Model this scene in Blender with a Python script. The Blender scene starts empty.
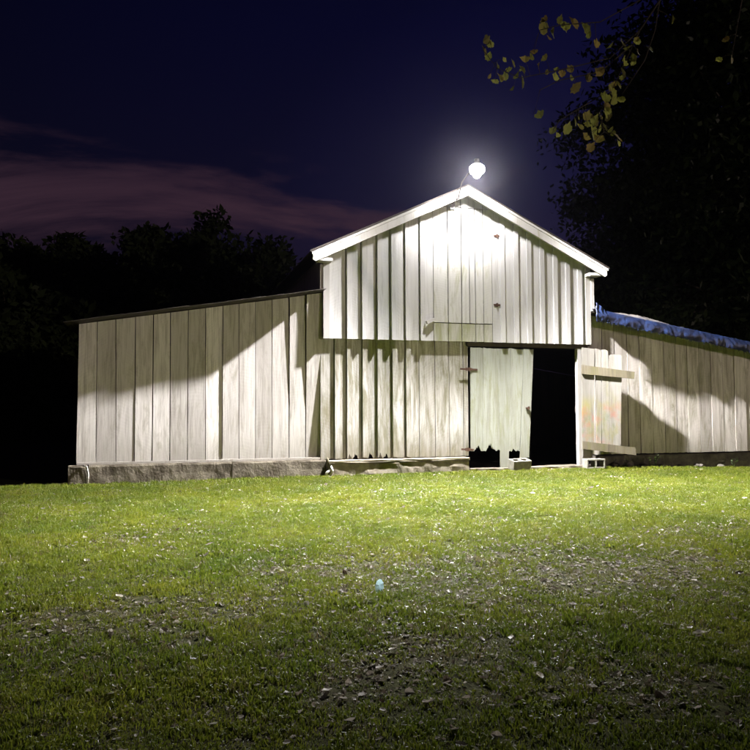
import bpy, bmesh, math, random
import numpy as np
from mathutils import Vector, Matrix, noise as mnoise

R = math.radians
rnd = random.Random(7)
rng = np.random.default_rng(11)
scene = bpy.context.scene
col = scene.collection

# ------------------------------------------------------------------ camera
CAM = Vector((-5.596, -13.0, 1.145)); YAW, PIT, ROL = 0.2861, 0.0500, -0.0049; FPX = 728.0
fw = Vector((math.sin(YAW)*math.cos(PIT), math.cos(YAW)*math.cos(PIT), math.sin(PIT)))
rt0 = Vector((math.cos(YAW), -math.sin(YAW), 0)); up0 = rt0.cross(fw)
rt = rt0*math.cos(ROL)+up0*math.sin(ROL); up = up0*math.cos(ROL)-rt0*math.sin(ROL)
cd = bpy.data.cameras.new('camera'); cam = bpy.data.objects.new('camera', cd); col.objects.link(cam)
cam.matrix_world = Matrix(((rt.x, up.x, -fw.x, CAM.x), (rt.y, up.y, -fw.y, CAM.y), (rt.z, up.z, -fw.z, CAM.z), (0, 0, 0, 1)))
cd.sensor_width = 36; cd.sensor_fit = 'HORIZONTAL'; cd.lens = FPX/750*36
cd.clip_start = 0.05; cd.clip_end = 2000
scene.camera = cam

def ray(px, py):
    return fw + rt*((px-375)/FPX) + up*((375-py)/FPX)
def at(px, py, Y):                      # photograph pixel -> point on the upright plane y = Y
    d = ray(px, py); return CAM + d*((Y-CAM.y)/d.y)
def X(px, Y=0.0, py=400): return at(px, py, Y).x
def deep(px, py, depth): return CAM + ray(px, py)*depth

# ------------------------------------------------------------------ world, night sky
FILL_EL, FILL_AZ = R(4), R(-35)          # added fill light, low behind the viewer's right shoulder
w = bpy.data.worlds.new('World'); scene.world = w; w.use_nodes = True
nt = w.node_tree; nt.nodes.clear()
def N(nt, t, **kw):
    n = nt.nodes.new(t)
    for k, v in kw.items(): setattr(n, k, v)
    return n
def math_node(nt, op, a, b=None, c=None, clamp=False):
    n = N(nt, 'ShaderNodeMath', operation=op); n.use_clamp = clamp
    for i, v in enumerate((a, b, c)):
        if v is None: continue
        if isinstance(v, (int, float)): n.inputs[i].default_value = v
        else: nt.links.new(v, n.inputs[i])
    return n.outputs[0]
def ramp(nt, fac, stops, interp='LINEAR'):
    n = N(nt, 'ShaderNodeValToRGB'); cr = n.color_ramp; cr.interpolation = interp
    while len(cr.elements) < len(stops): cr.elements.new(0.5)
    for e, (p, c) in zip(cr.elements, stops):
        e.position = p; e.color = (c, c, c, 1) if isinstance(c, (int, float)) else (*c, 1)
    nt.links.new(fac, n.inputs[0]); return n.outputs[0]
def mix(nt, fac, a, b, mode='MIX'):
    n = N(nt, 'ShaderNodeMix', data_type='RGBA', blend_type=mode)
    for s, v in ((n.inputs[0], fac), (n.inputs[6], a), (n.inputs[7], b)):
        if isinstance(v, (int, float)): s.default_value = v
        elif isinstance(v, tuple): s.default_value = (*v, 1)
        else: nt.links.new(v, s)
    return n.outputs[2]

tc = N(nt, 'ShaderNodeTexCoord')
sep = N(nt, 'ShaderNodeSeparateXYZ'); nt.links.new(tc.outputs['Generated'], sep.inputs[0])
grad = ramp(nt, sep.outputs['Z'], [(0.0, (0.020, 0.012, 0.024)), (0.16, (0.013, 0.009, 0.030)), (0.30, (0.008, 0.007, 0.036)), (0.48, (0.005, 0.005, 0.042)), (1.0, (0.003, 0.003, 0.02))])
mp = N(nt, 'ShaderNodeMapping'); nt.links.new(tc.outputs['Generated'], mp.inputs[0])
mp.inputs['Rotation'].default_value = (R(4), R(12), 0); mp.inputs['Scale'].default_value = (1.3, 1.3, 5.2); mp.inputs['Location'].default_value = (0.35, 0.1, 2.29)
nz = N(nt, 'ShaderNodeTexNoise'); nt.links.new(mp.outputs[0], nz.inputs['Vector'])
nz.inputs['Scale'].default_value = 1.35; nz.inputs['Detail'].default_value = 7; nz.inputs['Roughness'].default_value = 0.60; nz.inputs['Distortion'].default_value = 0.75
cl = ramp(nt, nz.outputs[0], [(0.49, 0.0), (0.64, 1.0)], 'EASE')
band = ramp(nt, sep.outputs['Z'], [(0.05, 0.8), (0.24, 1.0), (0.30, 0.75), (0.37, 0.0)], 'EASE')
cloud = math_node(nt, 'MULTIPLY', cl, band)
lamp_side = N(nt, 'ShaderNodeVectorMath', operation='DOT_PRODUCT'); nt.links.new(tc.outputs['Generated'], lamp_side.inputs[0]); lamp_side.inputs[1].default_value = (math.sin(R(34)), math.cos(R(34)), 0.0)
glow = ramp(nt, lamp_side.outputs['Value'], [(0.0, 0.2), (0.60, 0.25), (0.84, 0.48), (0.96, 1.05)])        # sky coloured brighter behind the barn, imitating the lamp's glow and flare
grad = mix(nt, 1.0, grad, glow, 'MULTIPLY')
skycol = mix(nt, cloud, grad, (0.054, 0.026, 0.042))
sky = N(nt, 'ShaderNodeTexSky', sky_type='NISHITA'); sky.sun_disc = False
sky.sun_elevation = R(-4); sky.sun_rotation = R(300)
bg1 = N(nt, 'ShaderNodeBackground'); nt.links.new(skycol, bg1.inputs[0]); bg1.inputs[1].default_value = 0.75
bg2 = N(nt, 'ShaderNodeBackground'); nt.links.new(sky.outputs[0], bg2.inputs[0]); bg2.inputs[1].default_value = 0.02
ad = N(nt, 'ShaderNodeAddShader'); nt.links.new(bg1.outputs[0], ad.inputs[0]); nt.links.new(bg2.outputs[0], ad.inputs[1])
wo = N(nt, 'ShaderNodeOutputWorld'); nt.links.new(ad.outputs[0], wo.inputs[0])

# the one sun lamp: an added fill that lifts the shaded walls
sl = bpy.data.lights.new('fill_sun', 'SUN'); so = bpy.data.objects.new('fill_sun', sl); col.objects.link(so)
sl.energy = 0.62; sl.angle = R(0.5); sl.color = (1.0, 0.81, 0.72)
md = Vector((math.sin(FILL_AZ)*math.cos(FILL_EL), math.cos(FILL_AZ)*math.cos(FILL_EL), -math.sin(FILL_EL)))
so.rotation_euler = md.to_track_quat('-Z', 'Y').to_euler(); so.location = (10, -20, 10)

scene.view_settings.view_transform = 'Standard'; scene.view_settings.look = 'None'
scene.view_settings.gamma = 1; scene.view_settings.exposure = 0
scene.view_settings.use_curve_mapping = False
try:
    cy = scene.cycles; cy.use_denoising = True; cy.max_bounces = 6; cy.diffuse_bounces = 3; cy.glossy_bounces = 3
    cy.transmission_bounces = 4; cy.volume_bounces = 0; cy.transparent_max_bounces = 8; cy.sample_clamp_indirect = 6
    cy.caustics_reflective = False; cy.caustics_refractive = False
    scene.render.film_transparent = False
except Exception as e: print(e)

# ------------------------------------------------------------------ materials
def new_mat(name):
    m = bpy.data.materials.new(name); m.use_nodes = True; m.node_tree.nodes.clear()
    return m, m.node_tree
def finish(nt, base, rough=0.75, bump=None, bstr=0.4, bdist=0.01, spec=0.3, metal=0.0):
    p = N(nt, 'ShaderNodeBsdfPrincipled'); o = N(nt, 'ShaderNodeOutputMaterial')
    for s, v in ((p.inputs['Base Color'], base), (p.inputs['Roughness'], rough)):
        if isinstance(v, tuple): s.default_value = (*v, 1)
        elif isinstance(v, (int, float)): s.default_value = v
        else: nt.links.new(v, s)
    p.inputs['Specular IOR Level'].default_value = spec; p.inputs['Metallic'].default_value = metal
    if bump is not None:
        b = N(nt, 'ShaderNodeBump'); b.inputs['Strength'].default_value = bstr; b.inputs['Distance'].default_value = bdist
        nt.links.new(bump, b.inputs['Height']); nt.links.new(b.outputs[0], p.inputs['Normal'])
    nt.links.new(p.outputs[0], o.inputs[0]); return p
def vec_noise(nt, vec, scale3, detail=4, rough=0.6, scale=1.0, dist=0.0):
    m = N(nt, 'ShaderNodeMapping'); nt.links.new(vec, m.inputs[0]); m.inputs['Scale'].default_value = scale3
    n = N(nt, 'ShaderNodeTexNoise'); nt.links.new(m.outputs[0], n.inputs['Vector'])
    n.inputs['Scale'].default_value = scale; n.inputs['Detail'].default_value = detail; n.inputs['Roughness'].default_value = rough; n.inputs['Distortion'].default_value = dist
    return n.outputs[0]

def board_mat(name, paint, wood, wear=0.5, mildew=0.0, mildew_col=(0.16, 0.17, 0.06), saw=0.5, tone=0.12, foot=0.0, extra=None):
    """old painted rough-sawn board: paint worn to grey wood in streaks, saw arcs, mildew, each board a little different"""
    m, nt = new_mat(name)
    tc = N(nt, 'ShaderNodeTexCoord'); oi = N(nt, 'ShaderNodeObjectInfo')
    off = N(nt, 'ShaderNodeVectorMath', operation='MULTIPLY_ADD')
    cmb = N(nt, 'ShaderNodeCombineXYZ')
    for i in range(3): nt.links.new(oi.outputs['Random'], cmb.inputs[i])
    nt.links.new(cmb.outputs[0], off.inputs[0]); off.inputs[1].default_value = (37.0, 91.0, 53.0); nt.links.new(tc.outputs['Object'], off.inputs[2])
    v = off.outputs[0]
    grain = vec_noise(nt, v, (90, 90, 2.2), 5, 0.65)
    streak = vec_noise(nt, v, (14, 14, 0.9), 5, 0.62, dist=0.4)
    blot = vec_noise(nt, v, (5, 5, 3.0), 4, 0.6)
    s = N(nt, 'ShaderNodeSeparateXYZ'); nt.links.new(tc.outputs['Object'], s.inputs[0])
    rn = oi.outputs['Random']
    x2 = math_node(nt, 'ADD', s.outputs['X'], math_node(nt, 'MULTIPLY', math_node(nt, 'SUBTRACT', math_node(nt, 'FRACT', math_node(nt, 'MULTIPLY', rn, 7.3)), 0.5), 0.95))
    ph = math_node(nt, 'ADD', s.outputs['Z'], math_node(nt, 'MULTIPLY', math_node(nt, 'MULTIPLY', x2, x2), 0.85))
    ph = math_node(nt, 'ADD', ph, math_node(nt, 'MULTIPLY', vec_noise(nt, v, (2, 2, 3), 3), 0.16))
    fq = math_node(nt, 'MULTIPLY_ADD', math_node(nt, 'FRACT', math_node(nt, 'MULTIPLY', rn, 3.7)), 45.0, 88.0)
    sw = math_node(nt, 'SINE', math_node(nt, 'MULTIPLY', ph, fq))
    sw01 = math_node(nt, 'MULTIPLY_ADD', sw, 0.5, 0.5)
    swm = math_node(nt, 'MULTIPLY', sw01, ramp(nt, vec_noise(nt, v, (3.5, 3.5, 1.1), 3), [(0.42, 0.0), (0.62, 1.0)]))
    # paint tone per board
    pt = mix(nt, math_node(nt, 'MULTIPLY', oi.outputs['Random'], 1.0), tuple(c*(1-tone) for c in paint), tuple(min(.85, c*(1+tone*.6)) for c in paint))
    wearfac = ramp(nt, math_node(nt, 'ADD', math_node(nt, 'MULTIPLY', grain, 0.45), math_node(nt, 'MULTIPLY', streak, 0.55)), [(0.56-0.16*wear, 0.0), (0.70-0.10*wear, 1.0)])
    wearfac = math_node(nt, 'MULTIPLY', wearfac, min(1.0, 0.35+0.6*wear))
    wearfac = math_node(nt, 'ADD', wearfac, math_node(nt, 'MULTIPLY', swm, 0.20*saw), clamp=True)
    wd = mix(nt, grain, tuple(c*0.6 for c in wood), tuple(c*1.35 for c in wood))
    c = mix(nt, wearfac, pt, wd)
    if mildew > 0:
        mf = ramp(nt, vec_noise(nt, v, (7, 7, 1.3), 6, 0.7, dist=0.6), [(0.61-0.3*mildew, 0.0), (0.80-0.3*mildew, 1.0)])
        c = mix(nt, math_node(nt, 'MULTIPLY', mf, 0.68), c, mildew_col)
    gr = ramp(nt, vec_noise(nt, v, (3.2, 3.2, 0.45), 4, 0.6), [(0.48, 0.0), (0.72, 1.0)])      # broad grime runs
    c = mix(nt, math_node(nt, 'MULTIPLY', gr, 0.42*wear+0.08), c, tuple(x*1.25 for x in wood))
    if foot > 0:          # splash dirt along the lowest half metre, ragged
        geo = N(nt, 'ShaderNodeNewGeometry'); g = N(nt, 'ShaderNodeSeparateXYZ'); nt.links.new(geo.outputs['Position'], g.inputs[0])
        hz = math_node(nt, 'ADD', g.outputs['Z'], math_node(nt, 'MULTIPLY', math_node(nt, 'SUBTRACT', streak, 0.5), 1.6))
        ff = ramp(nt, hz, [(0.22, 1.0), (0.75, 0.0)])
        c = mix(nt, math_node(nt, 'MULTIPLY', ff, foot), c, (0.13, 0.12, 0.07))
    if extra: c = extra(nt, tc, c, v)
    # nail stains
    h = math_node(nt, 'ADD', math_node(nt, 'MULTIPLY', grain, 0.6), math_node(nt, 'MULTIPLY', swm, 0.5*saw))
    h = math_node(nt, 'SUBTRACT', h, math_node(nt, 'MULTIPLY', wearfac, 0.35))
    finish(nt, c, 0.78, h, 0.4, 0.005, 0.25)
    return m

def door_paint_extra(nt, tc, c, v):
    geo = N(nt, 'ShaderNodeNewGeometry'); g = N(nt, 'ShaderNodeSeparateXYZ'); nt.links.new(geo.outputs['Position'], g.inputs[0])
    def blob(z0, z1, col, sc, lo, hi, c):
        win = math_node(nt, 'MULTIPLY', ramp(nt, math_node(nt, 'DIVIDE', g.outputs['Z'], 3.0), [(z0/3, 0), ((z0+.2)/3, 1)]), ramp(nt, math_node(nt, 'DIVIDE', g.outputs['Z'], 3.0), [((z1-.25)/3, 1), (z1/3, 0)]))
        n = ramp(nt, vec_noise(nt, geo.outputs['Position'], sc, 4, 0.65), [(lo, 0), (hi, 1)])
        return mix(nt, math_node(nt, 'MULTIPLY', win, math_node(nt, 'MULTIPLY', n, 0.75)), c, col)
    c = blob(0.4, 1.5, (0.20, 0.18, 0.05), (4.5, 4.5, 2.6), 0.44, 0.70, c)
    c = blob(0.3, 1.35, (0.30, 0.09, 0.05), (3.6, 3.6, 2.8), 0.50, 0.72, c)
    c = blob(0.5, 1.2, (0.09, 0.12, 0.04), (5, 5, 2.5), 0.50, 0.70, c)
    return c

M = {}
M['gable'] = board_mat('gable_paint', (0.66, 0.65, 0.645), (0.28, 0.265, 0.24), 0.38, 0.0, saw=0.42, tone=0.10)
M['loft'] = board_mat('loft_paint', (0.68, 0.67, 0.65), (0.34, 0.32, 0.28), 0.35, 0.28, (0.30, 0.30, 0.14), saw=0.45, tone=0.07)
M['loftlow'] = board_mat('mildewed_gable_paint', (0.62, 0.61, 0.57), (0.30, 0.28, 0.22), 0.45, 0.72, (0.26, 0.27, 0.10), saw=0.4, tone=0.07)
M['lower'] = board_mat('lower_wall_paint', (0.68, 0.66, 0.64), (0.22, 0.19, 0.13), 0.72, 0.56, (0.17, 0.16, 0.07), saw=0.45, foot=0.8)
M['lean'] = board_mat('lean_to_paint', (0.75, 0.71, 0.675), (0.25, 0.22, 0.19), 0.55, 0.26, (0.27, 0.245, 0.18), saw=0.32, tone=0.24, foot=0.4)
M['rlean'] = board_mat('old_cream_paint', (0.73, 0.685, 0.635), (0.24, 0.20, 0.15), 0.6, 0.36, (0.17, 0.16, 0.07), saw=0.45, tone=0.22, foot=0.4)
M['door'] = board_mat('pale_green_paint', (0.40, 0.415, 0.365), (0.20, 0.195, 0.14), 0.6, 0.36, (0.25, 0.26, 0.13), saw=0.28, tone=0.08, foot=0.35)
M['odoor'] = board_mat('stained_door_paint', (0.25, 0.24, 0.215), (0.10, 0.085, 0.065), 0.6, 0.25, (0.20, 0.19, 0.08), saw=0.4, extra=door_paint_extra)
M['wood'] = board_mat('bare_grey_wood', (0.16, 0.14, 0.095), (0.07, 0.058, 0.04), 0.8, 0.4, (0.12, 0.12, 0.04), saw=0.3, tone=0.2)
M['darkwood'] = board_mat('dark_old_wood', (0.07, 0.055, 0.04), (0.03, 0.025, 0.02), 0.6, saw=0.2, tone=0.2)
M['trim'] = board_mat('trim_paint', (0.44, 0.425, 0.40), (0.30, 0.27, 0.22), 0.36, 0.15, (0.26, 0.24, 0.14), saw=0.0, tone=0.06)

def simple_mat(name, c1, c2, sc=8.0, rough=0.85, bstr=0.6, bdist=0.02, spec=0.3, metal=0.0, lo=0.35, hi=0.65):
    m, nt = new_mat(name); tc = N(nt, 'ShaderNodeTexCoord')
    n1 = vec_noise(nt, tc.outputs['Object'], (sc, sc, sc), 7, 0.62)
    n2 = vec_noise(nt, tc.outputs['Object'], (sc*6, sc*6, sc*6), 5, 0.6)
    c = mix(nt, ramp(nt, n1, [(lo, 0), (hi, 1)]), c1, c2)
    c = mix(nt, math_node(nt, 'MULTIPLY', n2, 0.5), c, tuple(x*0.55 for x in c1))
    finish(nt, c, rough, math_node(nt, 'ADD', n1, math_node(nt, 'MULTIPLY', n2, 0.4)), bstr, bdist, spec, metal); return m
M['sill'] = simple_mat('weathered_sill', (0.085, 0.07, 0.05), (0.25, 0.22, 0.165), 5, 0.9, 0.8, 0.03)
M['palesill'] = simple_mat('pale_sill_beam', (0.17, 0.145, 0.10), (0.36, 0.32, 0.25), 6, 0.9, 0.5, 0.02)
M['stone'] = simple_mat('field_stone', (0.10, 0.09, 0.075), (0.20, 0.18, 0.15), 6, 0.9, 0.8, 0.03)
M['block'] = simple_mat('concrete_block', (0.20, 0.19, 0.15), (0.33, 0.315, 0.27), 14, 0.95, 0.7, 0.006)
M['tin'] = simple_mat('rusty_tin', (0.025, 0.018, 0.014), (0.06, 0.05, 0.042), 3, 0.6, 0.3, 0.01, 0.4, 0.3)
M['iron'] = simple_mat('rusty_iron', (0.09, 0.045, 0.03), (0.16, 0.09, 0.06), 30, 0.7, 0.4, 0.003, 0.4, 0.4)
M['earth'] = simple_mat('earth_floor', (0.05, 0.04, 0.03), (0.09, 0.07, 0.05), 2, 0.95)
M['bark'] = simple_mat('bark', (0.05, 0.04, 0.03), (0.10, 0.08, 0.06), 9, 0.95, 0.9, 0.03)
M['greymetal'] = simple_mat('galvanised_metal', (0.30, 0.30, 0.30), (0.42, 0.42, 0.42), 20, 0.45, 0.1, 0.002, 0.5, 0.8)
M['rag'] = simple_mat('bleached_scrap', (0.55, 0.53, 0.48), (0.70, 0.68, 0.62), 30, 0.8)


def tarp_mat(name, c1, c2, rough):
    m, nt = new_mat(name); tc = N(nt, 'ShaderNodeTexCoord')
    n1 = vec_noise(nt, tc.outputs['Object'], (4, 4, 4), 5, 0.6)
    n2 = vec_noise(nt, tc.outputs['Object'], (26, 26, 26), 5, 0.7, dist=1.0)
    c = mix(nt, ramp(nt, n1, [(0.35, 0), (0.7, 1)]), c1, c2)
    c = mix(nt, ramp(nt, n2, [(0.62, 0), (0.78, 0.4)]), c, tuple(min(1, x*1.6+0.05) for x in c2))
    finish(nt, c, rough, n2, 0.5, 0.012, 0.5); return m
M['tarp'] = tarp_mat('blue_tarp', (0.005, 0.009, 0.030), (0.014, 0.028, 0.085), 0.42)
M['canvas'] = tarp_mat('torn_grey_sheet', (0.05, 0.045, 0.04), (0.16, 0.15, 0.13), 0.6)

def leaf_mat(name, cols, trans=0.45, rough=0.45, spec=0.25, patchy=False):
    """thin leaf: diffuse + translucent + a little gloss; colour picked per object or instance"""
    m, nt = new_mat(name); oi = N(nt, 'ShaderNodeObjectInfo'); tc = N(nt, 'ShaderNodeTexCoord')
    at_ = N(nt, 'ShaderNodeAttribute', attribute_name='tint')
    r = math_node(nt, 'FRACT', math_node(nt, 'ADD', oi.outputs['Random'], at_.outputs['Fac']))
    n = len(cols)
    c = ramp(nt, r, [(i/max(1, n-1), k) for i, k in enumerate(cols)])
    sp = vec_noise(nt, tc.outputs['Object'], (40, 40, 40), 3)
    c = mix(nt, math_node(nt, 'MULTIPLY', sp, 0.4), c, tuple(x*0.5 for x in cols[0]))
    if patchy:       # some places grow yellower, some deeper green
        geo = N(nt, 'ShaderNodeNewGeometry')
        pn = ramp(nt, vec_noise(nt, geo.outputs['Position'], (0.9, 0.9, 0.9), 5, 0.7), [(0.34, 0.0), (0.66, 1.0)])
        c = mix(nt, pn, mix(nt, 1.0, c, (0.62, 0.74, 0.75), 'MULTIPLY'), mix(nt, 1.0, c, (1.25, 1.14, 1.1), 'MULTIPLY'))
    d = N(nt, 'ShaderNodeBsdfDiffuse'); t = N(nt, 'ShaderNodeBsdfTranslucent'); g = N(nt, 'ShaderNodeBsdfGlossy'); g.inputs['Roughness'].default_value = rough
    g.inputs[0].default_value = (0.9, 0.9, 0.9, 1)
    nt.links.new(c, d.inputs[0]); nt.links.new(c, t.inputs[0])
    m1 = N(nt, 'ShaderNodeMixShader'); m1.inputs[0].default_value = trans; nt.links.new(d.outputs[0], m1.inputs[1]); nt.links.new(t.outputs[0], m1.inputs[2])
    fr = N(nt, 'ShaderNodeFresnel'); fr.inputs[0].default_value = 1.4
    m2 = N(nt, 'ShaderNodeMixShader'); nt.links.new(math_node(nt, 'MULTIPLY', fr.outputs[0], spec), m2.inputs[0])
    nt.links.new(m1.outputs[0], m2.inputs[1]); nt.links.new(g.outputs[0], m2.inputs[2])
    o = N(nt, 'ShaderNodeOutputMaterial'); nt.links.new(m2.outputs[0], o.inputs[0]); return m
M['grass'] = leaf_mat('grass_blade', [(0.122, 0.172, 0.012), (0.170, 0.218, 0.018), (0.225, 0.245, 0.036), (0.134, 0.180, 0.012)], 0.45, 0.55, 0.08, patchy=True)
M['drygrass'] = leaf_mat('dry_grass', [(0.20, 0.16, 0.07), (0.13, 0.12, 0.04)], 0.4, 0.5, 0.2)
M['litter'] = leaf_mat('dry_leaf_litter', [(0.07, 0.05, 0.03), (0.46, 0.41, 0.33), (0.70, 0.66, 0.58), (0.12, 0.09, 0.05), (0.56, 0.51, 0.42), (0.05, 0.035, 0.02)], 0.38, 0.45, 0.2)
M['paleleaf'] = leaf_mat('bleached_leaf', [(0.60, 0.55, 0.44), (0.70, 0.66, 0.58)], 0.2, 0.5, 0.4)
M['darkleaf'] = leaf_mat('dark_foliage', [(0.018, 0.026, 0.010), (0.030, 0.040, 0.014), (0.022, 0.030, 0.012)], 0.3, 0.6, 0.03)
M['maple'] = leaf_mat('turning_maple_leaf', [(0.13, 0.13, 0.03), (0.42, 0.42, 0.09), (0.22, 0.23, 0.05), (0.30, 0.20, 0.06), (0.09, 0.09, 0.03)], 0.45, 0.5, 0.04)
M['bluepiece'] = leaf_mat('pale_blue_sheet', [(0.45, 0.72, 0.78), (0.60, 0.82, 0.86)], 0.5, 0.4, 0.5)
M['weed'] = leaf_mat('weed_leaf', [(0.05, 0.09, 0.02), (0.09, 0.12, 0.03)], 0.4)

def ground_mat():
    m, nt = new_mat('soil_and_thatch'); geo = N(nt, 'ShaderNodeNewGeometry')
    a = vec_noise(nt, geo.outputs['Position'], (0.6, 0.6, 0.6), 5, 0.6)
    b = vec_noise(nt, geo.outputs['Position'], (14, 14, 14), 6, 0.7)
    c = mix(nt, ramp(nt, b, [(0.35, 0), (0.68, 1)]), (0.030, 0.034, 0.009), (0.080, 0.082, 0.026))
    c = mix(nt, ramp(nt, a, [(0.5, 0), (0.75, 0.6)]), c, (0.060, 0.046, 0.026))
    finish(nt, c, 0.95, b, 0.8, 0.03, 0.1); return m
M['ground'] = ground_mat()

# ------------------------------------------------------------------ helpers
def setp(o, label=None, category=None, group=None, kind=None):
    if label: o['label'] = label
    if category: o['category'] = category
    if group: o['group'] = group
    if kind: o['kind'] = kind
    return o
def link(name, me, mat=None, parent=None, loc=None):
    o = bpy.data.objects.new(name, me); col.objects.link(o)
    if mat is not None and me is not None and len(me.materials) == 0: me.materials.append(mat)
    if loc is not None: o.location = loc
    if parent is not None: o.parent = parent
    return o
def empty(name, loc=(0, 0, 0)):
    o = bpy.data.objects.new(name, None); o.location = loc; o.empty_display_size = 0.3; col.objects.link(o); return o
def mesh_from(verts, faces, name='mesh', smooth=False):
    me = bpy.data.meshes.new(name); me.from_pydata([tuple(v) for v in verts], [], faces); me.update()
    if smooth:
        for p in me.polygons: p.use_smooth = True
    return me
def bm_mesh(bm, name='mesh', smooth=False):
    bmesh.ops.recalc_face_normals(bm, faces=bm.faces)
    me = bpy.data.meshes.new(name); bm.to_mesh(me); bm.free()
    if smooth:
        for p in me.polygons: p.use_smooth = True
    return me
def prism(name, poly, y0, y1, mat, parent=None, tilt=(0, 0), ppos=Vector((0, 0, 0))):
    """outline in x,z extruded from y0 (front) to y1 (back); origin at its own centre; tilt = slope of y over x and z"""
    cx = sum(p[0] for p in poly)/len(poly); cz = min(p[1] for p in poly); n = len(poly)
    f = lambda p: tilt[0]*(p[0]-cx)+tilt[1]*(p[1]-cz)
    V = [(p[0]-cx, y0+f(p), p[1]-cz) for p in poly]+[(p[0]-cx, y1+f(p), p[1]-cz) for p in poly]
    F = [list(range(n)), list(range(2*n-1, n-1, -1))]+[[i, i+n, (i+1) % n+n, (i+1) % n] for i in range(n)]
    bm = bmesh.new(); vs = [bm.verts.new(v) for v in V]
    for q in F: bm.faces.new([vs[i] for i in q])
    bmesh.ops.triangulate(bm, faces=[fc for fc in bm.faces if len(fc.verts) > 4])
    return link(name, bm_mesh(bm, name), mat, parent, Vector((cx, 0, cz))-ppos)
def add_box(bm, x0, x1, y0, y1, z0, z1, mtx=None):
    r = bmesh.ops.create_cube(bm, size=1.0)
    for v in r['verts']:
        v.co = Vector((x0+(v.co.x+.5)*(x1-x0), y0+(v.co.y+.5)*(y1-y0), z0+(v.co.z+.5)*(z1-z0)))
        if mtx is not None: v.co = mtx @ v.co
    return r['verts']
def boxobj(name, x0, x1, y0, y1, z0, z1, mat, parent=None, bevel=0.0, ppos=Vector((0, 0, 0))):
    c = Vector(((x0+x1)/2, (y0+y1)/2, z0)); bm = bmesh.new()
    add_box(bm, x0-c.x, x1-c.x, y0-c.y, y1-c.y, 0, z1-z0)
    if bevel: bmesh.ops.bevel(bm, geom=bm.edges[:], offset=bevel, segments=2, affect='EDGES')
    return link(name, bm_mesh(bm, name), mat, parent, c-ppos)
def tube_into(V, F, pts, rad, sides=8):
    """tapered tube along pts"""
    base = len(V); pts = [Vector(p) for p in pts]; n = len(pts)
    for i, p in enumerate(pts):
        t = (pts[min(i+1, n-1)]-pts[max(i-1, 0)]).normalized()
        a = t.orthogonal().normalized() if abs(t.z) > 0.95 else t.cross(Vector((0, 0, 1))).normalized()
        b = t.cross(a)
        for k in range(sides):
            an = 2*math.pi*k/sides; V.append(p+(a*math.cos(an)+b*math.sin(an))*rad[i])
    for i in range(n-1):
        for k in range(sides):
            F.append([base+i*sides+k, base+i*sides+(k+1) % sides, base+(i+1)*sides+(k+1) % sides, base+(i+1)*sides+k])
    F.append([base+k for k in range(sides)][::-1]); F.append([base+(n-1)*sides+k for k in range(sides)])
def tubeobj(name, pts, rad, mat, parent=None, sides=10, ppos=Vector((0, 0, 0)), smooth=True):
    V, F = [], []; o = Vector(pts[0]); rad = rad if isinstance(rad, (list, tuple)) else [rad]*len(pts)
    tube_into(V, F, [Vector(p)-o for p in pts], rad, sides)
    return link(name, mesh_from(V, F, name, smooth), mat, parent, o-ppos)

def gz(x, y):            # lie of the ground: rises gently from the viewer to the barn, falls a little to the left
    t = max(0.0, min(1.0, (-y)/13.0)); s = -0.47*(t*0.75+0.25*t*t*(3-2*t))
    if y < -13: s -= 0.02*min(20, -13-y)
    s -= 0.007*max(0.0, min(12.0, -x))
    s -= 0.028*max(0.0, min(5.0, x-2.4))
    s += 0.03*mnoise.noise(Vector((x*0.5, y*0.5, 0.3)))*(1 if -y > 0.7 else max(0, -y)/0.7)
    return s

# ------------------------------------------------------------------ ground
def axis(lo, hi, fine_lo, fine_hi, step):
    a = list(np.arange(fine_lo, fine_hi+1e-6, step)); g = step; v = fine_lo; L = []
    while v > lo: g *= 1.5; v -= g; L.append(max(v, lo))
    g = step; v = fine_hi; H = []
    while v < hi: g *= 1.5; v += g; H.append(min(v, hi))
    return L[::-1]+a+H
xs = axis(-600, 600, -14, 11, 0.25); ys = axis(-300, 800, -15, 1.0, 0.25)
V = [(x, y, gz(x, y)) for y in ys for x in xs]; nx = len(xs)
F = [[j*nx+i, j*nx+i+1, (j+1)*nx+i+1, (j+1)*nx+i] for j in range(len(ys)-1) for i in range(nx-1)]
setp(link('ground', mesh_from(V, F, 'ground', True), M['ground']), kind='structure', label='uneven lawn ground sloping up to the barn')

# ------------------------------------------------------------------ the barn
YU, YM, YL = -0.08, 0.0, 0.06          # planes: upper gable, lower wall, lean-to walls
BW = 2.75; ZU = 2.479; ZB = 0.275; DEPTH = 9.0
WT, HE, HP, YO = 3.016, 3.982, 5.420, -0.35      # eave tip half width, eave and peak heights, rake overhang
XL, XR = -6.92, 6.95
barn = setp(empty('barn'), 'old white board barn with gabled centre and two lean-to wings', 'barn')

def rake_z(x): return HP - abs(x)*(HP-HE)/WT
def left_roof(x): return 3.335 + (x+BW)*(3.335-2.645)/(-BW-XL)*1.0
def right_roof(x): return 3.135 - (x-BW)*(3.135-2.585)/(6.34-BW)

def jag(x0, x1, z, amp, n=None, seed=0, notch=()):
    """ragged lower edge from right to left"""
    q = random.Random(seed); n = n or max(2, int((x1-x0)/0.035)); out = []
    for i in range(n+1):
        x = x1+(x0-x1)*i/n
        out.append((x, z+q.uniform(-amp*.3, amp)))
    for (nx0, nx1, h) in notch:
        m_ = max(6, int((nx1-nx0)/.011)); pk = q.uniform(.3, .7)
        pts = [(nx0+.0005, z), (nx1-.0005, z)]
        for k in range(1, m_):
            t = k/m_; e = (t/pk if t < pk else (1-t)/(1-pk))**.8
            pts.append((nx0+(nx1-nx0)*t, z+h*e*q.uniform(.35, 1.0)))
        out = [p for p in out if not (nx0-.003 <= p[0] <= nx1+.003)]+pts
    out.sort(key=lambda p: -p[0]); return out

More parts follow.
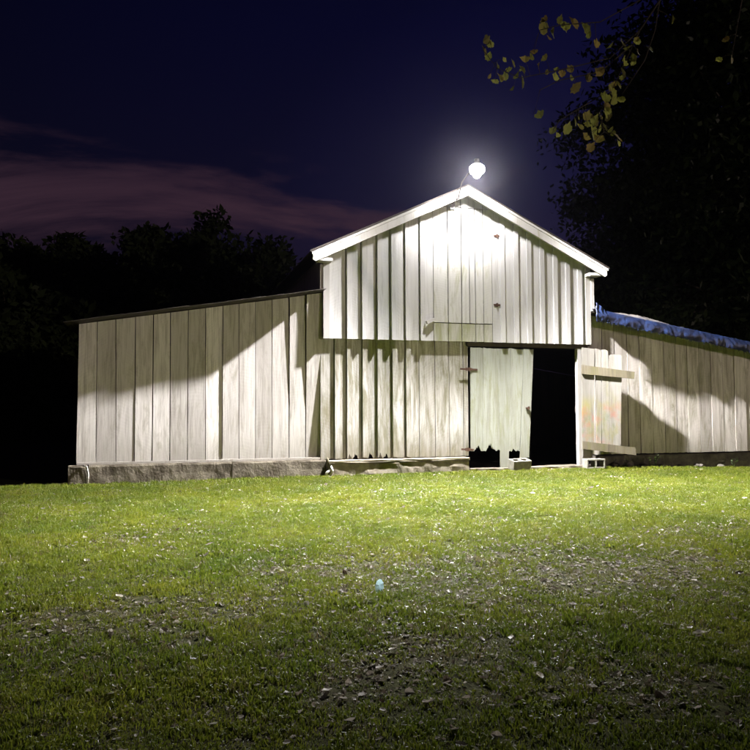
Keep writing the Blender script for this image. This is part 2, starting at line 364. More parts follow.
def board(parent, xa0, xa1, xb0, xb1, zlow, ztop, y, th, mat, name='board', amp=0.006, seed=0, notch=(), tilt=True, ppos=Vector((0, 0, 0)), topamp=0.0):
    """one upright board: xa at the foot, xb at the top; ztop is a function of x"""
    q = random.Random(seed*17+3)
    L, Rr = [], []
    for k in range(1, 6):
        t = k/6; L.append((xa0+(xb0-xa0)*t+q.uniform(-.0025, .0025), t)); Rr.append((xa1+(xb1-xa1)*t+q.uniform(-.0025, .0025), t))
    top = [(xb0, ztop(xb0)+q.uniform(-topamp, topamp))]
    if topamp: top += [(xb0+(xb1-xb0)*k/4, ztop(xb0+(xb1-xb0)*k/4)+q.uniform(-topamp, topamp*.4)) for k in (1, 2, 3)]
    elif xb0 < 0 < xb1: top += [(0, ztop(0))]
    top += [(xb1, ztop(xb1)+q.uniform(-topamp, topamp))]
    zt = min(p[1] for p in top)
    poly = [(x, zlow+(zt-zlow)*t) for x, t in L]+top+[(x, zlow+(zt-zlow)*t) for x, t in Rr[::-1]]+jag(xa0, xa1, zlow, amp, seed=seed, notch=notch)
    tl = tilt if isinstance(tilt, tuple) else (q.uniform(-.02, .02), q.uniform(-.0025, .0025)) if tilt else (0, 0)
    return prism(name, poly, y, y+th, mat, parent, tl, ppos)

# --- upper gable siding
gs = boxobj('gable_siding', -BW+.05, BW-.05, YU+.035, YU+.12, 2.62, 2.74, M['darkwood'], barn)
gp = gs.location.copy()
for zz in (3.3, 3.95):
    boxobj('girt', -BW+.05, BW-.05, YU+.034, YU+.12, zz, zz+.1, M['darkwood'], gs, ppos=gp)
upx = [329, 345.6, 360.7, 376, 390, 404, 418.8, 433.4, 448, 461.6, 475.5, 483.5, 492.3, 505, 518.5, 531.4, 544.6, 557.6, 570, 582, 591.5]
ux = [X(p, YU, 300) for p in upx]; ux[0] = -BW; ux[-1] = BW
ltop, lbot = at(460, 208, YU).z, at(460, 323, YU).z
gtop = lambda x: rake_z(x)-0.05
lx0, lx1 = ux[7], ux[12]
for i in range(len(ux)-1):
    a, b = ux[i]+.006, ux[i+1]-.006
    if 7 <= i < 12:      # boards above and below the loft door
        board(gs, a, b, a, b, ZU, lambda x: lbot-.012, YU, .025, M['loftlow'], seed=100+i, ppos=gp, amp=.004)
        board(gs, a, b, a, b, ltop+.012, gtop, YU, .025, M['gable'], seed=200+i, ppos=gp, amp=.002)
    else:
        board(gs, a, b, a, b, ZU, gtop, YU, .025, M['gable'], seed=i, ppos=gp, amp=.004)
def px2m(d, Y=YU): return d*(13+Y)/FPX*1.02
for i, p in enumerate(upx[1:-1], 1):
    if 7 <= i <= 12: continue
    c = X(p+(3.6 if p < 450 else -2.6), YU, 300)
    hw = 0.047
    board(gs, c-hw, c+hw, c-hw, c+hw, ZU-.004, gtop, YU-.034, .0335, M['gable'], name='batten', seed=300+i, ppos=gp, amp=.006)
for s in (-1, 1):
    c = s*(BW-.03); board(gs, c-.055, c+.055, c-.055, c+.055, ZU-.004, gtop, YU-.034, .0335, M['trim'], name='corner_board', seed=330+s, ppos=gp, amp=.004)
# loft door
ld = boxobj('loft_door', lx0+.06, lx1-.06, YU+.026, YU+.05, lbot+.25, lbot+.37, M['darkwood'], barn); lp = ld.location.copy()
lxs = [lx0, ux[8], ux[9], X(469.5, YU, 300), X(475.5, YU, 300), X(483.5, YU, 300), lx1]
for i in range(len(lxs)-1):
    board(ld, lxs[i]+.008, lxs[i+1]-.008, lxs[i]+.008, lxs[i+1]-.008, lbot, lambda x: ltop, YU-.006, .025, M['loft'], seed=400+i, ppos=lp, amp=.004)
def strap_hinge(name, px, py, Y, length, parent, ppos, tiltz=0.0):
    p = at(px, py, Y); bm = bmesh.new()
    add_box(bm, -length*.5, length*.5, -.006, 0, -.018, .018)
    bmesh.ops.create_cone(bm, cap_ends=True, segments=10, radius1=.014, radius2=.014, depth=.075, matrix=Matrix.Translation((0, -.012, 0)))
    add_box(bm, -length*.18, length*.18, -.009, 0, -.028, .028)
    o = link(name, bm_mesh(bm), M['iron'], parent, p-ppos); o.rotation_euler.y = tiltz; return o
for py in (236, 305): strap_hinge('hinge', 497, py, YU-.007, 0.14, ld, lp)
# wooden latch sticking out at the loft door's lower left
la = at(430, 321, YU-.03)
bm = bmesh.new(); add_box(bm, -.10, .10, -.05, .0, -.03, .03); lt = link('latch_block', bm_mesh(bm), M['trim'], ld, la-lp); lt.rotation_euler = (0, R(-22), R(12))

# --- rake boards, roof and eave returns
for s in (-1, 1):
    x1 = s*WT
    poly = [(s*.004, HP-.01), (x1, HE-.01), (x1, HE-.12), (x1-s*.05, HE-.15), (s*.004, HP-.165)]
    q = [p if s > 0 else p for p in poly]
    prism('rake_board', q, YO, YO+.03, M['trim'], barn)
    prism('rake_trim', [(s*.004, HP+.02), (s*(WT+.02), HE+.012), (s*(WT+.02), HE-.03), (s*.004, HP-.03)], YO-.022, YO-.001, M['trim'], barn)
    # soffit strip
    prism('soffit', [(s*.004, HP-.05), (s*(WT-.03), HE-.045), (s*(WT-.03), HE-.065), (s*.004, HP-.07)], YO+.031, YU-.030, M['trim'], barn)
    # roof slope of tin, with raised seams
    bm = bmesh.new(); n = 14
    for j in range(n):
        y0 = YO-.02+(DEPTH+.35)*j/n; y1 = YO-.02+(DEPTH+.35)*(j+1)/n
        def slab(ya, yb, lo, hi):
            A = [(s*.001, HP+lo), (s*(WT+.05), HE-.012+lo), (s*(WT+.05), HE-.012+hi), (s*.001, HP+hi)]
            vs = [bm.verts.new((px_, ya, pz_)) for px_, pz_ in A]+[bm.verts.new((px_, yb, pz_)) for px_, pz_ in A]
            for f in ((0, 1, 2, 3), (7, 6, 5, 4), (0, 4, 5, 1), (1, 5, 6, 2), (2, 6, 7, 3), (3, 7, 4, 0)): bm.faces.new([vs[k] for k in f])
        slab(y0, y1, .0215, .035); slab(y0+.002, y0+.03, .036, .055)
    link('roof_slope', bm_mesh(bm), M['tin'], barn)
    # eave return box
    bx0, bx1 = sorted((s*(BW-.10), s*(BW+.17)))
    boxobj('eave_return', bx0, bx1, YO+.032, YU-.031, HE-.13, HE-.068, M['trim'], barn, .006)
boxobj('eave_strip', BW+.028, BW+.10, YU-.06, YU+.08, 3.16, HE-.15, M['trim'], barn, .004)
boxobj('eave_strip', -BW-.085, -BW-.028, YU-.02, YU+.08, 3.36, HE-.15, M['trim'], barn, .004)
# --- lower middle wall
ls = boxobj('ground_floor_siding', -BW+.03, X(467, YM)-.02, YM+.03, YM+.12, 0.6, 0.72, M['darkwood'], barn); lsp = ls.location.copy()
boxobj('girt', -BW+.03, X(467, YM)-.02, YM+.03, YM+.12, 1.9, 2.02, M['darkwood'], ls, ppos=lsp)
lowpx = [320.5, 333.8, 346, 361.5, 376.4, 391.6, 405, 419.3, 435.4, 449.5, 463.5, 468.6]
lx = [X(p, YM, 420) for p in lowpx]
ltopf = lambda x: ZU+.06
for i in range(len(lx)-1):
    nt_ = ()
    a, b = lx[i]+.005, lx[i+1]-.005
    if i in (2, 3, 4): nt_ = (((a+b)/2-.02, (a+b)/2+.08, .16-.02*(i-2)),)
    board(ls, a, b, a, b, ZB, ltopf, YM+.002, .025, M['lower'], seed=500+i, ppos=lsp, amp=.012, notch=nt_)
for i, p in enumerate(lowpx[1:7], 1):
    c = X(p+3.4, YM, 420); hw = .046
    nt_ = ((c-.03, c+.035, .12),) if i in (2, 4) else ()
    board(ls, c-hw, c+hw, c-hw, c+hw, ZB+.01, ltopf, YM-.032, .0315, M['lower'], name='batten', seed=540+i, ppos=lsp, amp=.02, notch=nt_)
boxobj('header', X(467, YM), BW-.02, YM-.045, YM+.10, 2.40, 2.472, M['darkwood'], barn)
# header over the wall line, behind the upper siding
# --- left lean-to
lpx = [79, 97.4, 116, 135.7, 153.5, 170.7, 188.4, 205.7, 223, 239, 255.6, 272, 289, 305.6, 321]
lpb = [76, 96, 116, 134.5, 152, 170, 187.5, 205.5, 222, 239, 255.6, 272, 289, 305.8, 321]
lxb = [X(p, YL, 455) for p in lpb]; lxt = [X(p, YL, 310) for p in lpx]
llow = at(200, 461.5, YL).z
lls = boxobj('lean_to_siding', XL+.1, -BW, YL+.03, YL+.12, 1.1, 1.22, M['darkwood'], barn); llp = lls.location.copy()
boxobj('girt', XL+.1, -BW, YL+.03, YL+.12, 2.2, 2.3, M['darkwood'], lls, ppos=llp)
for i in range(len(lxb)-1):
    g = .006+(.004 if i in (4, 12) else 0)
    off = rnd.choice([0, 0, -.008, .006]) if i not in (8,) else -.012
    tl = True
    if i == 13: off, tl = .026, (0, -.042)        # last board leans out to the gable at its top
    if i == 12: off, tl = .008, (0, -.016)
    board(lls, lxb[i]+g, lxb[i+1]-g, lxt[i]+g, lxt[i+1]-g, llow, lambda x: left_roof(x)-.012, YL+off, .025, M['lean'], seed=600+i, ppos=llp, amp=.008, tilt=tl)
board(lls, lxb[-1]+.003, lxb[-1]+.16, lxt[-1]+.003, lxt[-1]+.16, llow, lambda x: left_roof(x)-.01, YL, .025, M['lean'], seed=620, ppos=llp)
# --- right lean-to
rpx = [580.8, 591, 603, 615, 628, 640, 652.7, 664.7, 676.4, 688, 699.6, 711.3, 723.3, 734.5, 746, 757, 769, 781, 793]
rx = [X(p, YL, 400) for p in rpx]
rlow = at(690, 452.5, YL).z
rls = boxobj('lean_to_siding', BW-.2, XR, YL+.03, YL+.12, 1.1, 1.22, M['darkwood'], barn); rlp = rls.location.copy()
boxobj('girt', BW-.2, XR, YL+.03, YL+.12, 2.2, 2.3, M['darkwood'], rls, ppos=rlp)
for i in range(len(rx)-1):
    off = rnd.choice([0, 0, -.008, .006])
    if i == 0:
        board(rls, rx[0]+.003, rx[1]-.003, rx[0]+.003, rx[1]-.003, .12, lambda x: 2.46, YL+off, .025, M['rlean'], seed=700, ppos=rlp); continue
    board(rls, rx[i]+.006, rx[i+1]-.006, rx[i]+.006, rx[i+1]-.006, rlow, lambda x: right_roof(x)-.012, YL+off, .025, M['rlean'], seed=700+i, ppos=rlp, amp=.012)
XR2 = rx[-1]
# lean-to roofs: rusty tin sheets laid on rafters, overhanging the front
OV, OVR = 0.45, 0.29
def lean_roof(s, xa, za, xb, zb, OV, name='lean_to_roof'):
    """corrugated sheet roof from the barn side (xa,za) to the outer eave (xb,zb)"""
    Vv, Ff = [], []; ny, nx_ = 46, 24; yf, yb_ = YL-OV, DEPTH
    for j in range(ny+1):
        y = yf+(yb_-yf)*(j/ny)**1.6
        for i in range(nx_+1):
            t = i/nx_; x = xa+(xb-xa)*t; z = za+(zb-za)*t
            z += .004*math.sin(x*40)+.008*mnoise.noise(Vector((x*1.5, y*1.5, s)))
            yy = y+(.02*mnoise.noise(Vector((x*5, 2, s))) if j == 0 else 0)
            Vv.append((x, yy, z))
    k = len(Vv); Vv += [(a, b, c+.007) for a, b, c in Vv]; w1 = nx_+1
    for j in range(ny):
        for i in range(nx_):
            q = [j*w1+i, j*w1+i+1, (j+1)*w1+i+1, (j+1)*w1+i]; Ff.append(q); Ff.append([k+v for v in q][::-1])
    for i in range(nx_): Ff.append([i, i+1, k+i+1, k+i]); Ff.append([ny*w1+i, k+ny*w1+i, k+ny*w1+i+1, ny*w1+i+1])
    for j in range(ny): Ff.append([j*w1, k+j*w1, k+(j+1)*w1, (j+1)*w1]); Ff.append([j*w1+nx_, (j+1)*w1+nx_, k+(j+1)*w1+nx_, k+j*w1+nx_])
    bm = bmesh.new(); vs = [bm.verts.new(v) for v in Vv]
    for f in Ff: bm.faces.new([vs[i] for i in f])
    ro = link(name, bm_mesh(bm, name, False), M['tin'], barn)
    return ro
lean_roof(-1, -BW-.03, left_roof(-BW-.03), XL-.2, left_roof(XL-.2), OV)
lean_roof(1, BW+.03, right_roof(BW+.03), XR2+.2, right_roof(XR2+.2), OVR)
# --- outer walls that close the volume
def slab(name, x0, x1, y0, y1, z0, z1, mat=M['darkwood']): return boxobj(name, x0, x1, y0, y1, z0, z1, mat, barn)
prism('end_wall', [(XL+.02, -.15), (XL+.02, left_roof(XL)-.03), (XL+.05, left_roof(XL+.03)-.03), (XL+.05, -.15)], YL+.03, DEPTH-.3, M['lean'], barn)
prism('end_wall', [(XR2-.05, -.1), (XR2-.05, right_roof(XR2)-.03), (XR2-.02, right_roof(XR2)-.03), (XR2-.02, -.1)], YL+.03, DEPTH-.3, M['lean'], barn)
for s, zl in ((-1, left_roof(-BW)), (1, right_roof(BW))):
    slab('side_wall', min(s*BW, s*(BW-.03)), max(s*BW, s*(BW-.03)), YU+.04, DEPTH-.3, zl-.2, HE+.05, M['gable'])
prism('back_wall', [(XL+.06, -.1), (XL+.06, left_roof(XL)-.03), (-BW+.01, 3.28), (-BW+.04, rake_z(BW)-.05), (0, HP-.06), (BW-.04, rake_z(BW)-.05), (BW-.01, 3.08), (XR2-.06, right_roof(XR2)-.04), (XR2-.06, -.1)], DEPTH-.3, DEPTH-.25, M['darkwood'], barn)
boxobj('barn_floor', XL+.1, XR2-.1, YL+.2, DEPTH-.4, -.16, 0.015, M['earth'], barn)
# interior posts and a stall partition just visible through the doorway
for x, y in ((1.2, 4.2), (2.3, 4.2), (2.4, 2.0), (0.2, 4.2)):
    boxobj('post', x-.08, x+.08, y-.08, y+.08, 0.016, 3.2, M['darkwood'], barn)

# --- door frame, closed left leaf
jx0, jx1 = X(577.8, YM-.02, 420), X(580.8, YM-.02, 420)
board(barn, jx0, jx1+.02, jx0, jx1+.02, 0.02, lambda x: 2.397, YM-.05, .10, M['trim'], name='door_post', seed=801, tilt=False)
dl, dr = X(469, YM), X(532.4, YM, 360)
dbl, dbr = X(470, YM), X(527.8, YM, 450)
ldoor = boxobj('door', dl+.05, dr-.12, YM-.027, YM-.002, 1.75, 1.9, M['wood'], barn); dp = ldoor.location.copy()
boxobj('ledger', dl+.05, dbr-.05, YM-.027, YM-.002, .62, .76, M['wood'], ldoor, ppos=dp)
dpx_t = [469.2, 482, 496, 509.4, 522.5, 532.4]; dpx_b = [469.6, 481.5, 499, 507.5, 518.5, 527.8]
zd = [at(480, 451, YM).z, at(490, 451, YM).z, at(503, 467.5, YM).z, at(512, 451.5, YM).z, at(523, 457.5, YM).z]
for i in range(5):
    nt_ = {0: ((X(472.5, YM), X(479.5, YM), .17),), 1: ((X(484, YM), X(494, YM), .17),), 3: ((X(509.5, YM), X(514, YM), .08),)}.get(i, ())
    a0, a1, b0, b1 = X(dpx_b[i], YM, 450)+.003, X(dpx_b[i+1], YM, 450)-.003, X(dpx_t[i], YM, 350)+.003, X(dpx_t[i+1], YM, 350)-.003
    zt = lambda x: 2.375-.012*(x-dl)
    board(ldoor, a0, a1, b0, b1, zd[i], zt, YM-.054, .025, M['door'], seed=820+i, ppos=dp, amp=.03 if i in (0, 1, 3) else .01, notch=nt_, topamp=.012)
strap_hinge('hinge', 468.8, 369.3, YM-.057, .36, ldoor, dp, R(2))
strap_hinge('hinge', 467.5, 449.5, YM-.057, .26, ldoor, dp, R(3))
hb = at(528, 408, YM-.057); bm = bmesh.new(); add_box(bm, -.05, .03, -.02, 0, -.012, .012); add_box(bm, -.015, .015, -.05, -.021, -.03, .03)
link('door_hook', bm_mesh(bm), M['iron'], ldoor, hb-dp)

# --- open right leaf, swung out against the lean-to, its inner face with ledgers towards us
h0 = at(581.5, 400, YM-.10); f0 = at(620.5, 400, YM-.27)
ang = math.atan2(f0.y-h0.y, f0.x-h0.x); dw = math.hypot(f0.x-h0.x, f0.y-h0.y)
def onD(px, py): # pixel -> (u, z) on the door plane
    d = ray(px, py); nrm = Vector((-math.sin(ang), math.cos(ang), 0)); t = (h0-CAM).dot(nrm)/d.dot(nrm); p = CAM+d*t
    return ((p-h0).dot(Vector((math.cos(ang), math.sin(ang), 0))), p.z)
def sub(parent, name, poly, y0, y1, mat, ppos): return prism(name, poly, y0, y1, mat, parent, (0, 0), ppos)
def quadpx(pts): return [onD(*p) for p in pts]
root = empty('tmp'); bpy.data.objects.remove(root)
u = quadpx([(581, 365), (633.5, 372), (633, 379), (581, 374)])
odoor = prism('door', u, -.06, -.022, M['wood'], barn)
ol = odoor.location.copy()                   # local (u centre, 0, z)
odoor.location = Vector((h0.x+ol.x*math.cos(ang), h0.y+ol.x*math.sin(ang), ol.z)); odoor.rotation_euler.z = ang
odoor['label'] = 'open door leaf with two grey ledger boards and red and green stains'
sub(odoor, 'ledger', quadpx([(582, 441), (634.5, 447.5), (635, 455), (582, 449)]), -.06, -.022, M['wood'], ol)
sub(odoor, 'board', quadpx([(581.5, 347.5), (594, 349), (593.5, 449), (582, 449)]), -.021, .004, M['odoor'], ol)
sub(odoor, 'board', quadpx([(594.6, 349.5), (596, 348.6), (600, 350), (600.6, 350), (600.8, 373), (601, 448), (596.5, 448), (595.5, 380)]), -.021, .004, M['odoor'], ol)
sub(odoor, 'board', quadpx([(601.3, 350), (604, 349.4), (607.5, 351), (608.4, 376), (609, 448.5), (601.5, 448)]), -.021, .004, M['odoor'], ol)
sub(odoor, 'board', quadpx([(608.5, 355.5), (612, 354.5), (621.5, 355.3), (620.3, 450), (609.5, 449)]), -.021, .004, M['odoor'], ol)

# --- foundations and sills
def rough_beam(name, x0, x1, yf, yb, z0f, z1, mat, seed, parent=barn, amp=.018, top_amp=.008):
    """rough beam with worn faces, following the ground at its foot"""
    n = max(6, int((x1-x0)/.045)); rows = 6; Vv, Ff = [], []
    prof = [(yb, 0, 1), (yf+.012, 0, 1), (yf, 1, .93), (yf, 1, .6), (yf, 1, .3), (yf, 1, 0), (yb, 1, 0)]
    cx = (x0+x1)/2
    for i in range(n+1):
        x = x0+(x1-x0)*i/n; zf = z0f(x)
        for (yy, m_, t) in prof:
            nn = mnoise.noise(Vector((x*3.1, t*2.2, seed*7.7)))*amp+mnoise.noise(Vector((x*9, t*6, seed*3.1)))*amp*.6
            zt = z1+mnoise.noise(Vector((x*2, seed, 5)))*top_amp
            Vv.append((x-cx, yy+nn*(1 if m_ else .3), zf+(zt-zf)*t))
    k = len(prof)
    for i in range(n):
        for j in range(k-1): Ff.append([i*k+j, (i+1)*k+j, (i+1)*k+j+1, i*k+j+1])
        Ff.append([i*k+k-1, (i+1)*k+k-1, (i+1)*k, i*k])
    Ff.append(list(range(k))); Ff.append([n*k+j for j in range(k)][::-1])
    bm = bmesh.new(); vs = [bm.verts.new(v) for v in Vv]
    for f in Ff: bm.faces.new([vs[q] for q in f])
    return link(name, bm_mesh(bm, name), mat, parent, Vector((cx, 0, 0)))
bot = lambda x: gz(x, -.1)-.12
lfx = [X(p, -.06, 475) for p in (76, 88, 327)]
rough_beam('foundation', lfx[0]-.12, lfx[1]-.02, -.08, .30, bot, llow-.012, M['sill'], 1)
fx_ = [lfx[1]+.01, lfx[1]+2.35, lfx[2]-.02]
for i in range(2): rough_beam('foundation', fx_[i], fx_[i+1]-.006, -.06-.008*i, .30, bot, llow-.012, M['sill'], 20+i, amp=.012)
boxobj('base_strip', lfx[0], lfx[2]-.02, YL-.05, YL-.014, llow-.006, llow+.03, M['lean'], barn)
c0, c1 = X(329, -.16, 465), X(467.5, -.16, 465)
rough_beam('sill_beam', c0, c1, -.235, .10, lambda x: gz(x, -.2)-.05, ZB-.055, M['palesill'], 3, amp=.016)
rough_beam('sill_plank', c0-.02, c1+.01, -.25, -.03, lambda x: ZB-.052, ZB-.008, M['palesill'], 4, amp=.008)
rough_beam('foundation', X(599, .16, 460), XR2-.02, .14, .40, bot, rlow-.03, M['stone'], 5, amp=.05)
rough_beam('threshold', X(470, -.05, 465), jx1, -.10, .25, lambda x: gz(x, -.1)-.08, .045, M['sill'], 6, amp=.015)

# --- cinder blocks
def cinder(name, loc, rot, label, axis='up'):
    """hollow block, two cores"""
    L, H, D, t = .40, .195, .195, .032; bm = bmesh.new()
    xs_ = [-L/2, -L/2+t, -t/2, t/2, L/2-t, L/2]; ys_ = [-D/2, -D/2+t, D/2-t, D/2]
    def isc(i, j): return j == 1 and i in (1, 3)
    vt = {}
    for k, z in enumerate((0, H)):
        for i, x in enumerate(xs_):
            for j, y in enumerate(ys_): vt[i, j, k] = bm.verts.new((x, y, z))
    for k in (0, 1):
        for i in range(5):
            for j in range(3):
                if isc(i, j): continue
                bm.faces.new([vt[i, j, k], vt[i+1, j, k], vt[i+1, j+1, k], vt[i, j+1, k]])
    for i in range(5):
        for j in (0, 3): bm.faces.new([vt[i, j, 0], vt[i+1, j, 0], vt[i+1, j, 1], vt[i, j, 1]])
    for j in range(3):
        for i in (0, 5): bm.faces.new([vt[i, j, 0], vt[i, j+1, 0], vt[i, j+1, 1], vt[i, j, 1]])
    for i in (1, 3):
        for (a, b) in (((i, 1), (i+1, 1)), ((i, 2), (i+1, 2)), ((i, 1), (i, 2)), ((i+1, 1), (i+1, 2))):
            bm.faces.new([vt[a[0], a[1], 0], vt[b[0], b[1], 0], vt[b[0], b[1], 1], vt[a[0], a[1], 1]])
    bmesh.ops.recalc_face_normals(bm, faces=bm.faces)
    bmesh.ops.bevel(bm, geom=[e for e in bm.edges if e.calc_face_angle(0) > .8], offset=.005, segments=1, affect='EDGES')
    o = link(name, bm_mesh(bm, name), M['block']); o.location = loc; o.rotation_euler = rot
    return setp(o, label, 'cinder block', 'cinder blocks by the doors')
b1 = at(518.5, 469, -.22); cinder('cinder_block', (b1.x, -.25, gz(b1.x, -.25)+.02), (R(13), R(-1), R(7)), 'cinder block propping the closed door leaf, cores facing up')
b2 = at(590.5, 466, -.12); cinder('cinder_block', (b2.x, -.15, gz(b2.x, -.2)+.105), (R(90), 0, R(-4)), 'cinder block lying on its side under the open door leaf')

# rubble stones under the right lean-to and a few by the door
stone_px = [(604, 465, 9), (616, 466, 12), (629, 464, 8), (645, 466, 10), (663, 464, 9), (681, 466, 8), (700, 465, 10), (722, 466, 9)]
def rock(name, loc, r, seed):
    bm = bmesh.new(); bmesh.ops.create_icosphere(bm, subdivisions=2, radius=1)
    for v in bm.verts:
        k = 1+.35*mnoise.noise(v.co*1.4+Vector((seed*3.3, 0, 0))); v.co = Vector((v.co.x*k*r*1.35, v.co.y*k*r, v.co.z*k*r*.75))
    o = link(name, bm_mesh(bm, name), M['stone']); o.location = loc; return o
for i, (p, q, s) in enumerate(stone_px):
    c = at(p, q, .06); r = .8*s/FPX*13*.5
    names = ['dark stone beside the cinder block under the open door leaf', 'second dark stone from the open door under right lean-to', 'third dark stone from the open door under right lean-to', 'dark stone under the right lean-to among tall weeds', 'dark stone right of the weeds under right lean-to', 'third stone from right frame edge under right lean-to', 'second stone from right frame edge under right lean-to', 'last dark stone at far right under right lean-to']
    setp(rock('stone', (c.x, .09, gz(c.x, 0)+r*.35), r, i), names[i], 'stone', 'stones under the right lean-to')

# bent straps at the sill joints
tubeobj('sill_strap', [at(83, 466, -.10), at(87, 467, -.12), at(88.5, 474, -.13), at(87.5, 487, -.11)], .012, M['rag'], barn, 6)
for i, P in enumerate([[(327, 458), (329, 463), (331, 469)], [(331, 469), (326.5, 473), (325, 477)], [(331, 466), (332.5, 471), (330, 475)]]):
    tubeobj('split_splinter', [at(a, b, -.235-.01*i) for a, b in P], [.018, .026, .008], M['wood'] if i == 0 else M['rag'], barn, 5)

# ------------------------------------------------------------------ barn light on the gable peak
LY = YL-1.02
LP = at(477, 171.5, LY)+Vector((0, 0, -.045))
lamp = setp(empty('barn_light', (0.0, YU-.03, 5.1)), 'glowing white yard light on a short arm above the gable peak', 'yard light')
lo = Vector(lamp.location)
bm = bmesh.new(); add_box(bm, -.05, .05, -.015, 0, -.12, .12); link('mounting_plate', bm_mesh(bm), M['greymetal'], lamp, Vector((LP.x-.14, -.0, 0.05)))
tubeobj('arm', [Vector((LP.x-.14, YU-.045, 5.15)), Vector((LP.x-.14, YO-.06, 5.16)), Vector((LP.x-.10, YO-.14, LP.z-.02)), Vector((LP.x-.02, LY+.16, LP.z+.16)), Vector((LP.x, LY+.05, LP.z+.20))], .009, M['tin'], lamp, 10, lo)
bm = bmesh.new(); bmesh.ops.create_cone(bm, cap_ends=True, segments=24, radius1=.06, radius2=.045, depth=.10, matrix=Matrix.Translation((0, 0, .15)))
hs = link('lamp_housing', bm_mesh(bm), M['greymetal'], lamp, LP+Vector((0, .0, .075))-lo)
# lens: frosted refractor that throws its light outward and to the sides, little back at the wall
m, nt = new_mat('lit_refractor'); geo = N(nt, 'ShaderNodeNewGeometry'); s_ = N(nt, 'ShaderNodeSeparateXYZ'); nt.links.new(geo.outputs['Incoming'], s_.inputs[0])
back = ramp(nt, s_.outputs['Y'], [(0.12, 1.0), (0.16, 0.85), (0.20, 0.48), (0.25, 0.110), (0.30, 0.030), (0.40, 0.0175), (0.50, 0.026), (0.60, 0.037), (0.72, 0.014), (0.95, 0.006)])
upw = ramp(nt, s_.outputs['Z'], [(0.0, 1.0), (0.2, 0.15)])
dn = ramp(nt, math_node(nt, 'MULTIPLY', s_.outputs['Y'], -1.0), [(0.02, 0.62), (0.18, 0.90), (0.30, 1.0), (0.50, 0.95), (0.64, 0.66), (0.74, 0.36), (0.81, 0.17), (0.95, 0.06)])
low = ramp(nt, math_node(nt, 'MULTIPLY', s_.outputs['Z'], -1.0), [(0.36, 0.30), (0.46, 0.24), (0.52, 0.50), (0.61, 1.0)])       # beam cut-off towards the far lawn
side = ramp(nt, math_node(nt, 'ADD', s_.outputs['Y'], 0.5), [(0.38, 0.0), (0.54, 1.0)])
dn = math_node(nt, 'MULTIPLY', dn, math_node(nt, 'MAXIMUM', low, side))
em = N(nt, 'ShaderNodeEmission'); em.inputs[0].default_value = (1.0, 0.965, 0.975, 1)
LAMP = 128000
nt.links.new(math_node(nt, 'MULTIPLY', math_node(nt, 'MULTIPLY', back, math_node(nt, 'MULTIPLY', upw, dn)), LAMP), em.inputs[1])
oo = N(nt, 'ShaderNodeOutputMaterial'); nt.links.new(em.outputs[0], oo.inputs[0]); m.cycles.emission_sampling = 'FRONT'
bm = bmesh.new(); bmesh.ops.create_uvsphere(bm, u_segments=20, v_segments=12, radius=.072)
link('lamp_lens', bm_mesh(bm, 'lamp_lens', True), m, lamp, LP-lo)
m, nt = new_mat('glowing_skirt'); em = N(nt, 'ShaderNodeEmission'); em.inputs[0].default_value = (1.0, 0.97, 0.92, 1); em.inputs[1].default_value = 40.0
oo = N(nt, 'ShaderNodeOutputMaterial'); nt.links.new(em.outputs[0], oo.inputs[0])
V_, F_ = [], []; prof = [(.055, .135), (.085, .125), (.130, .090), (.142, .03), (.125, -.02), (.115, -.018), (.128, .03), (.11, .08), (.06, .10)]
for k in range(24):
    for r_, z_ in prof: V_.append((r_*math.cos(k*math.pi/12), r_*math.sin(k*math.pi/12), z_))
for k in range(24):
    for j in range(len(prof)): F_.append([k*9+j, ((k+1) % 24)*9+j, ((k+1) % 24)*9+(j+1) % 9, k*9+(j+1) % 9])
link('refractor_bowl', mesh_from(V_, F_, 'bowl', True), m, lamp, LP+Vector((0, 0, .045))-lo)

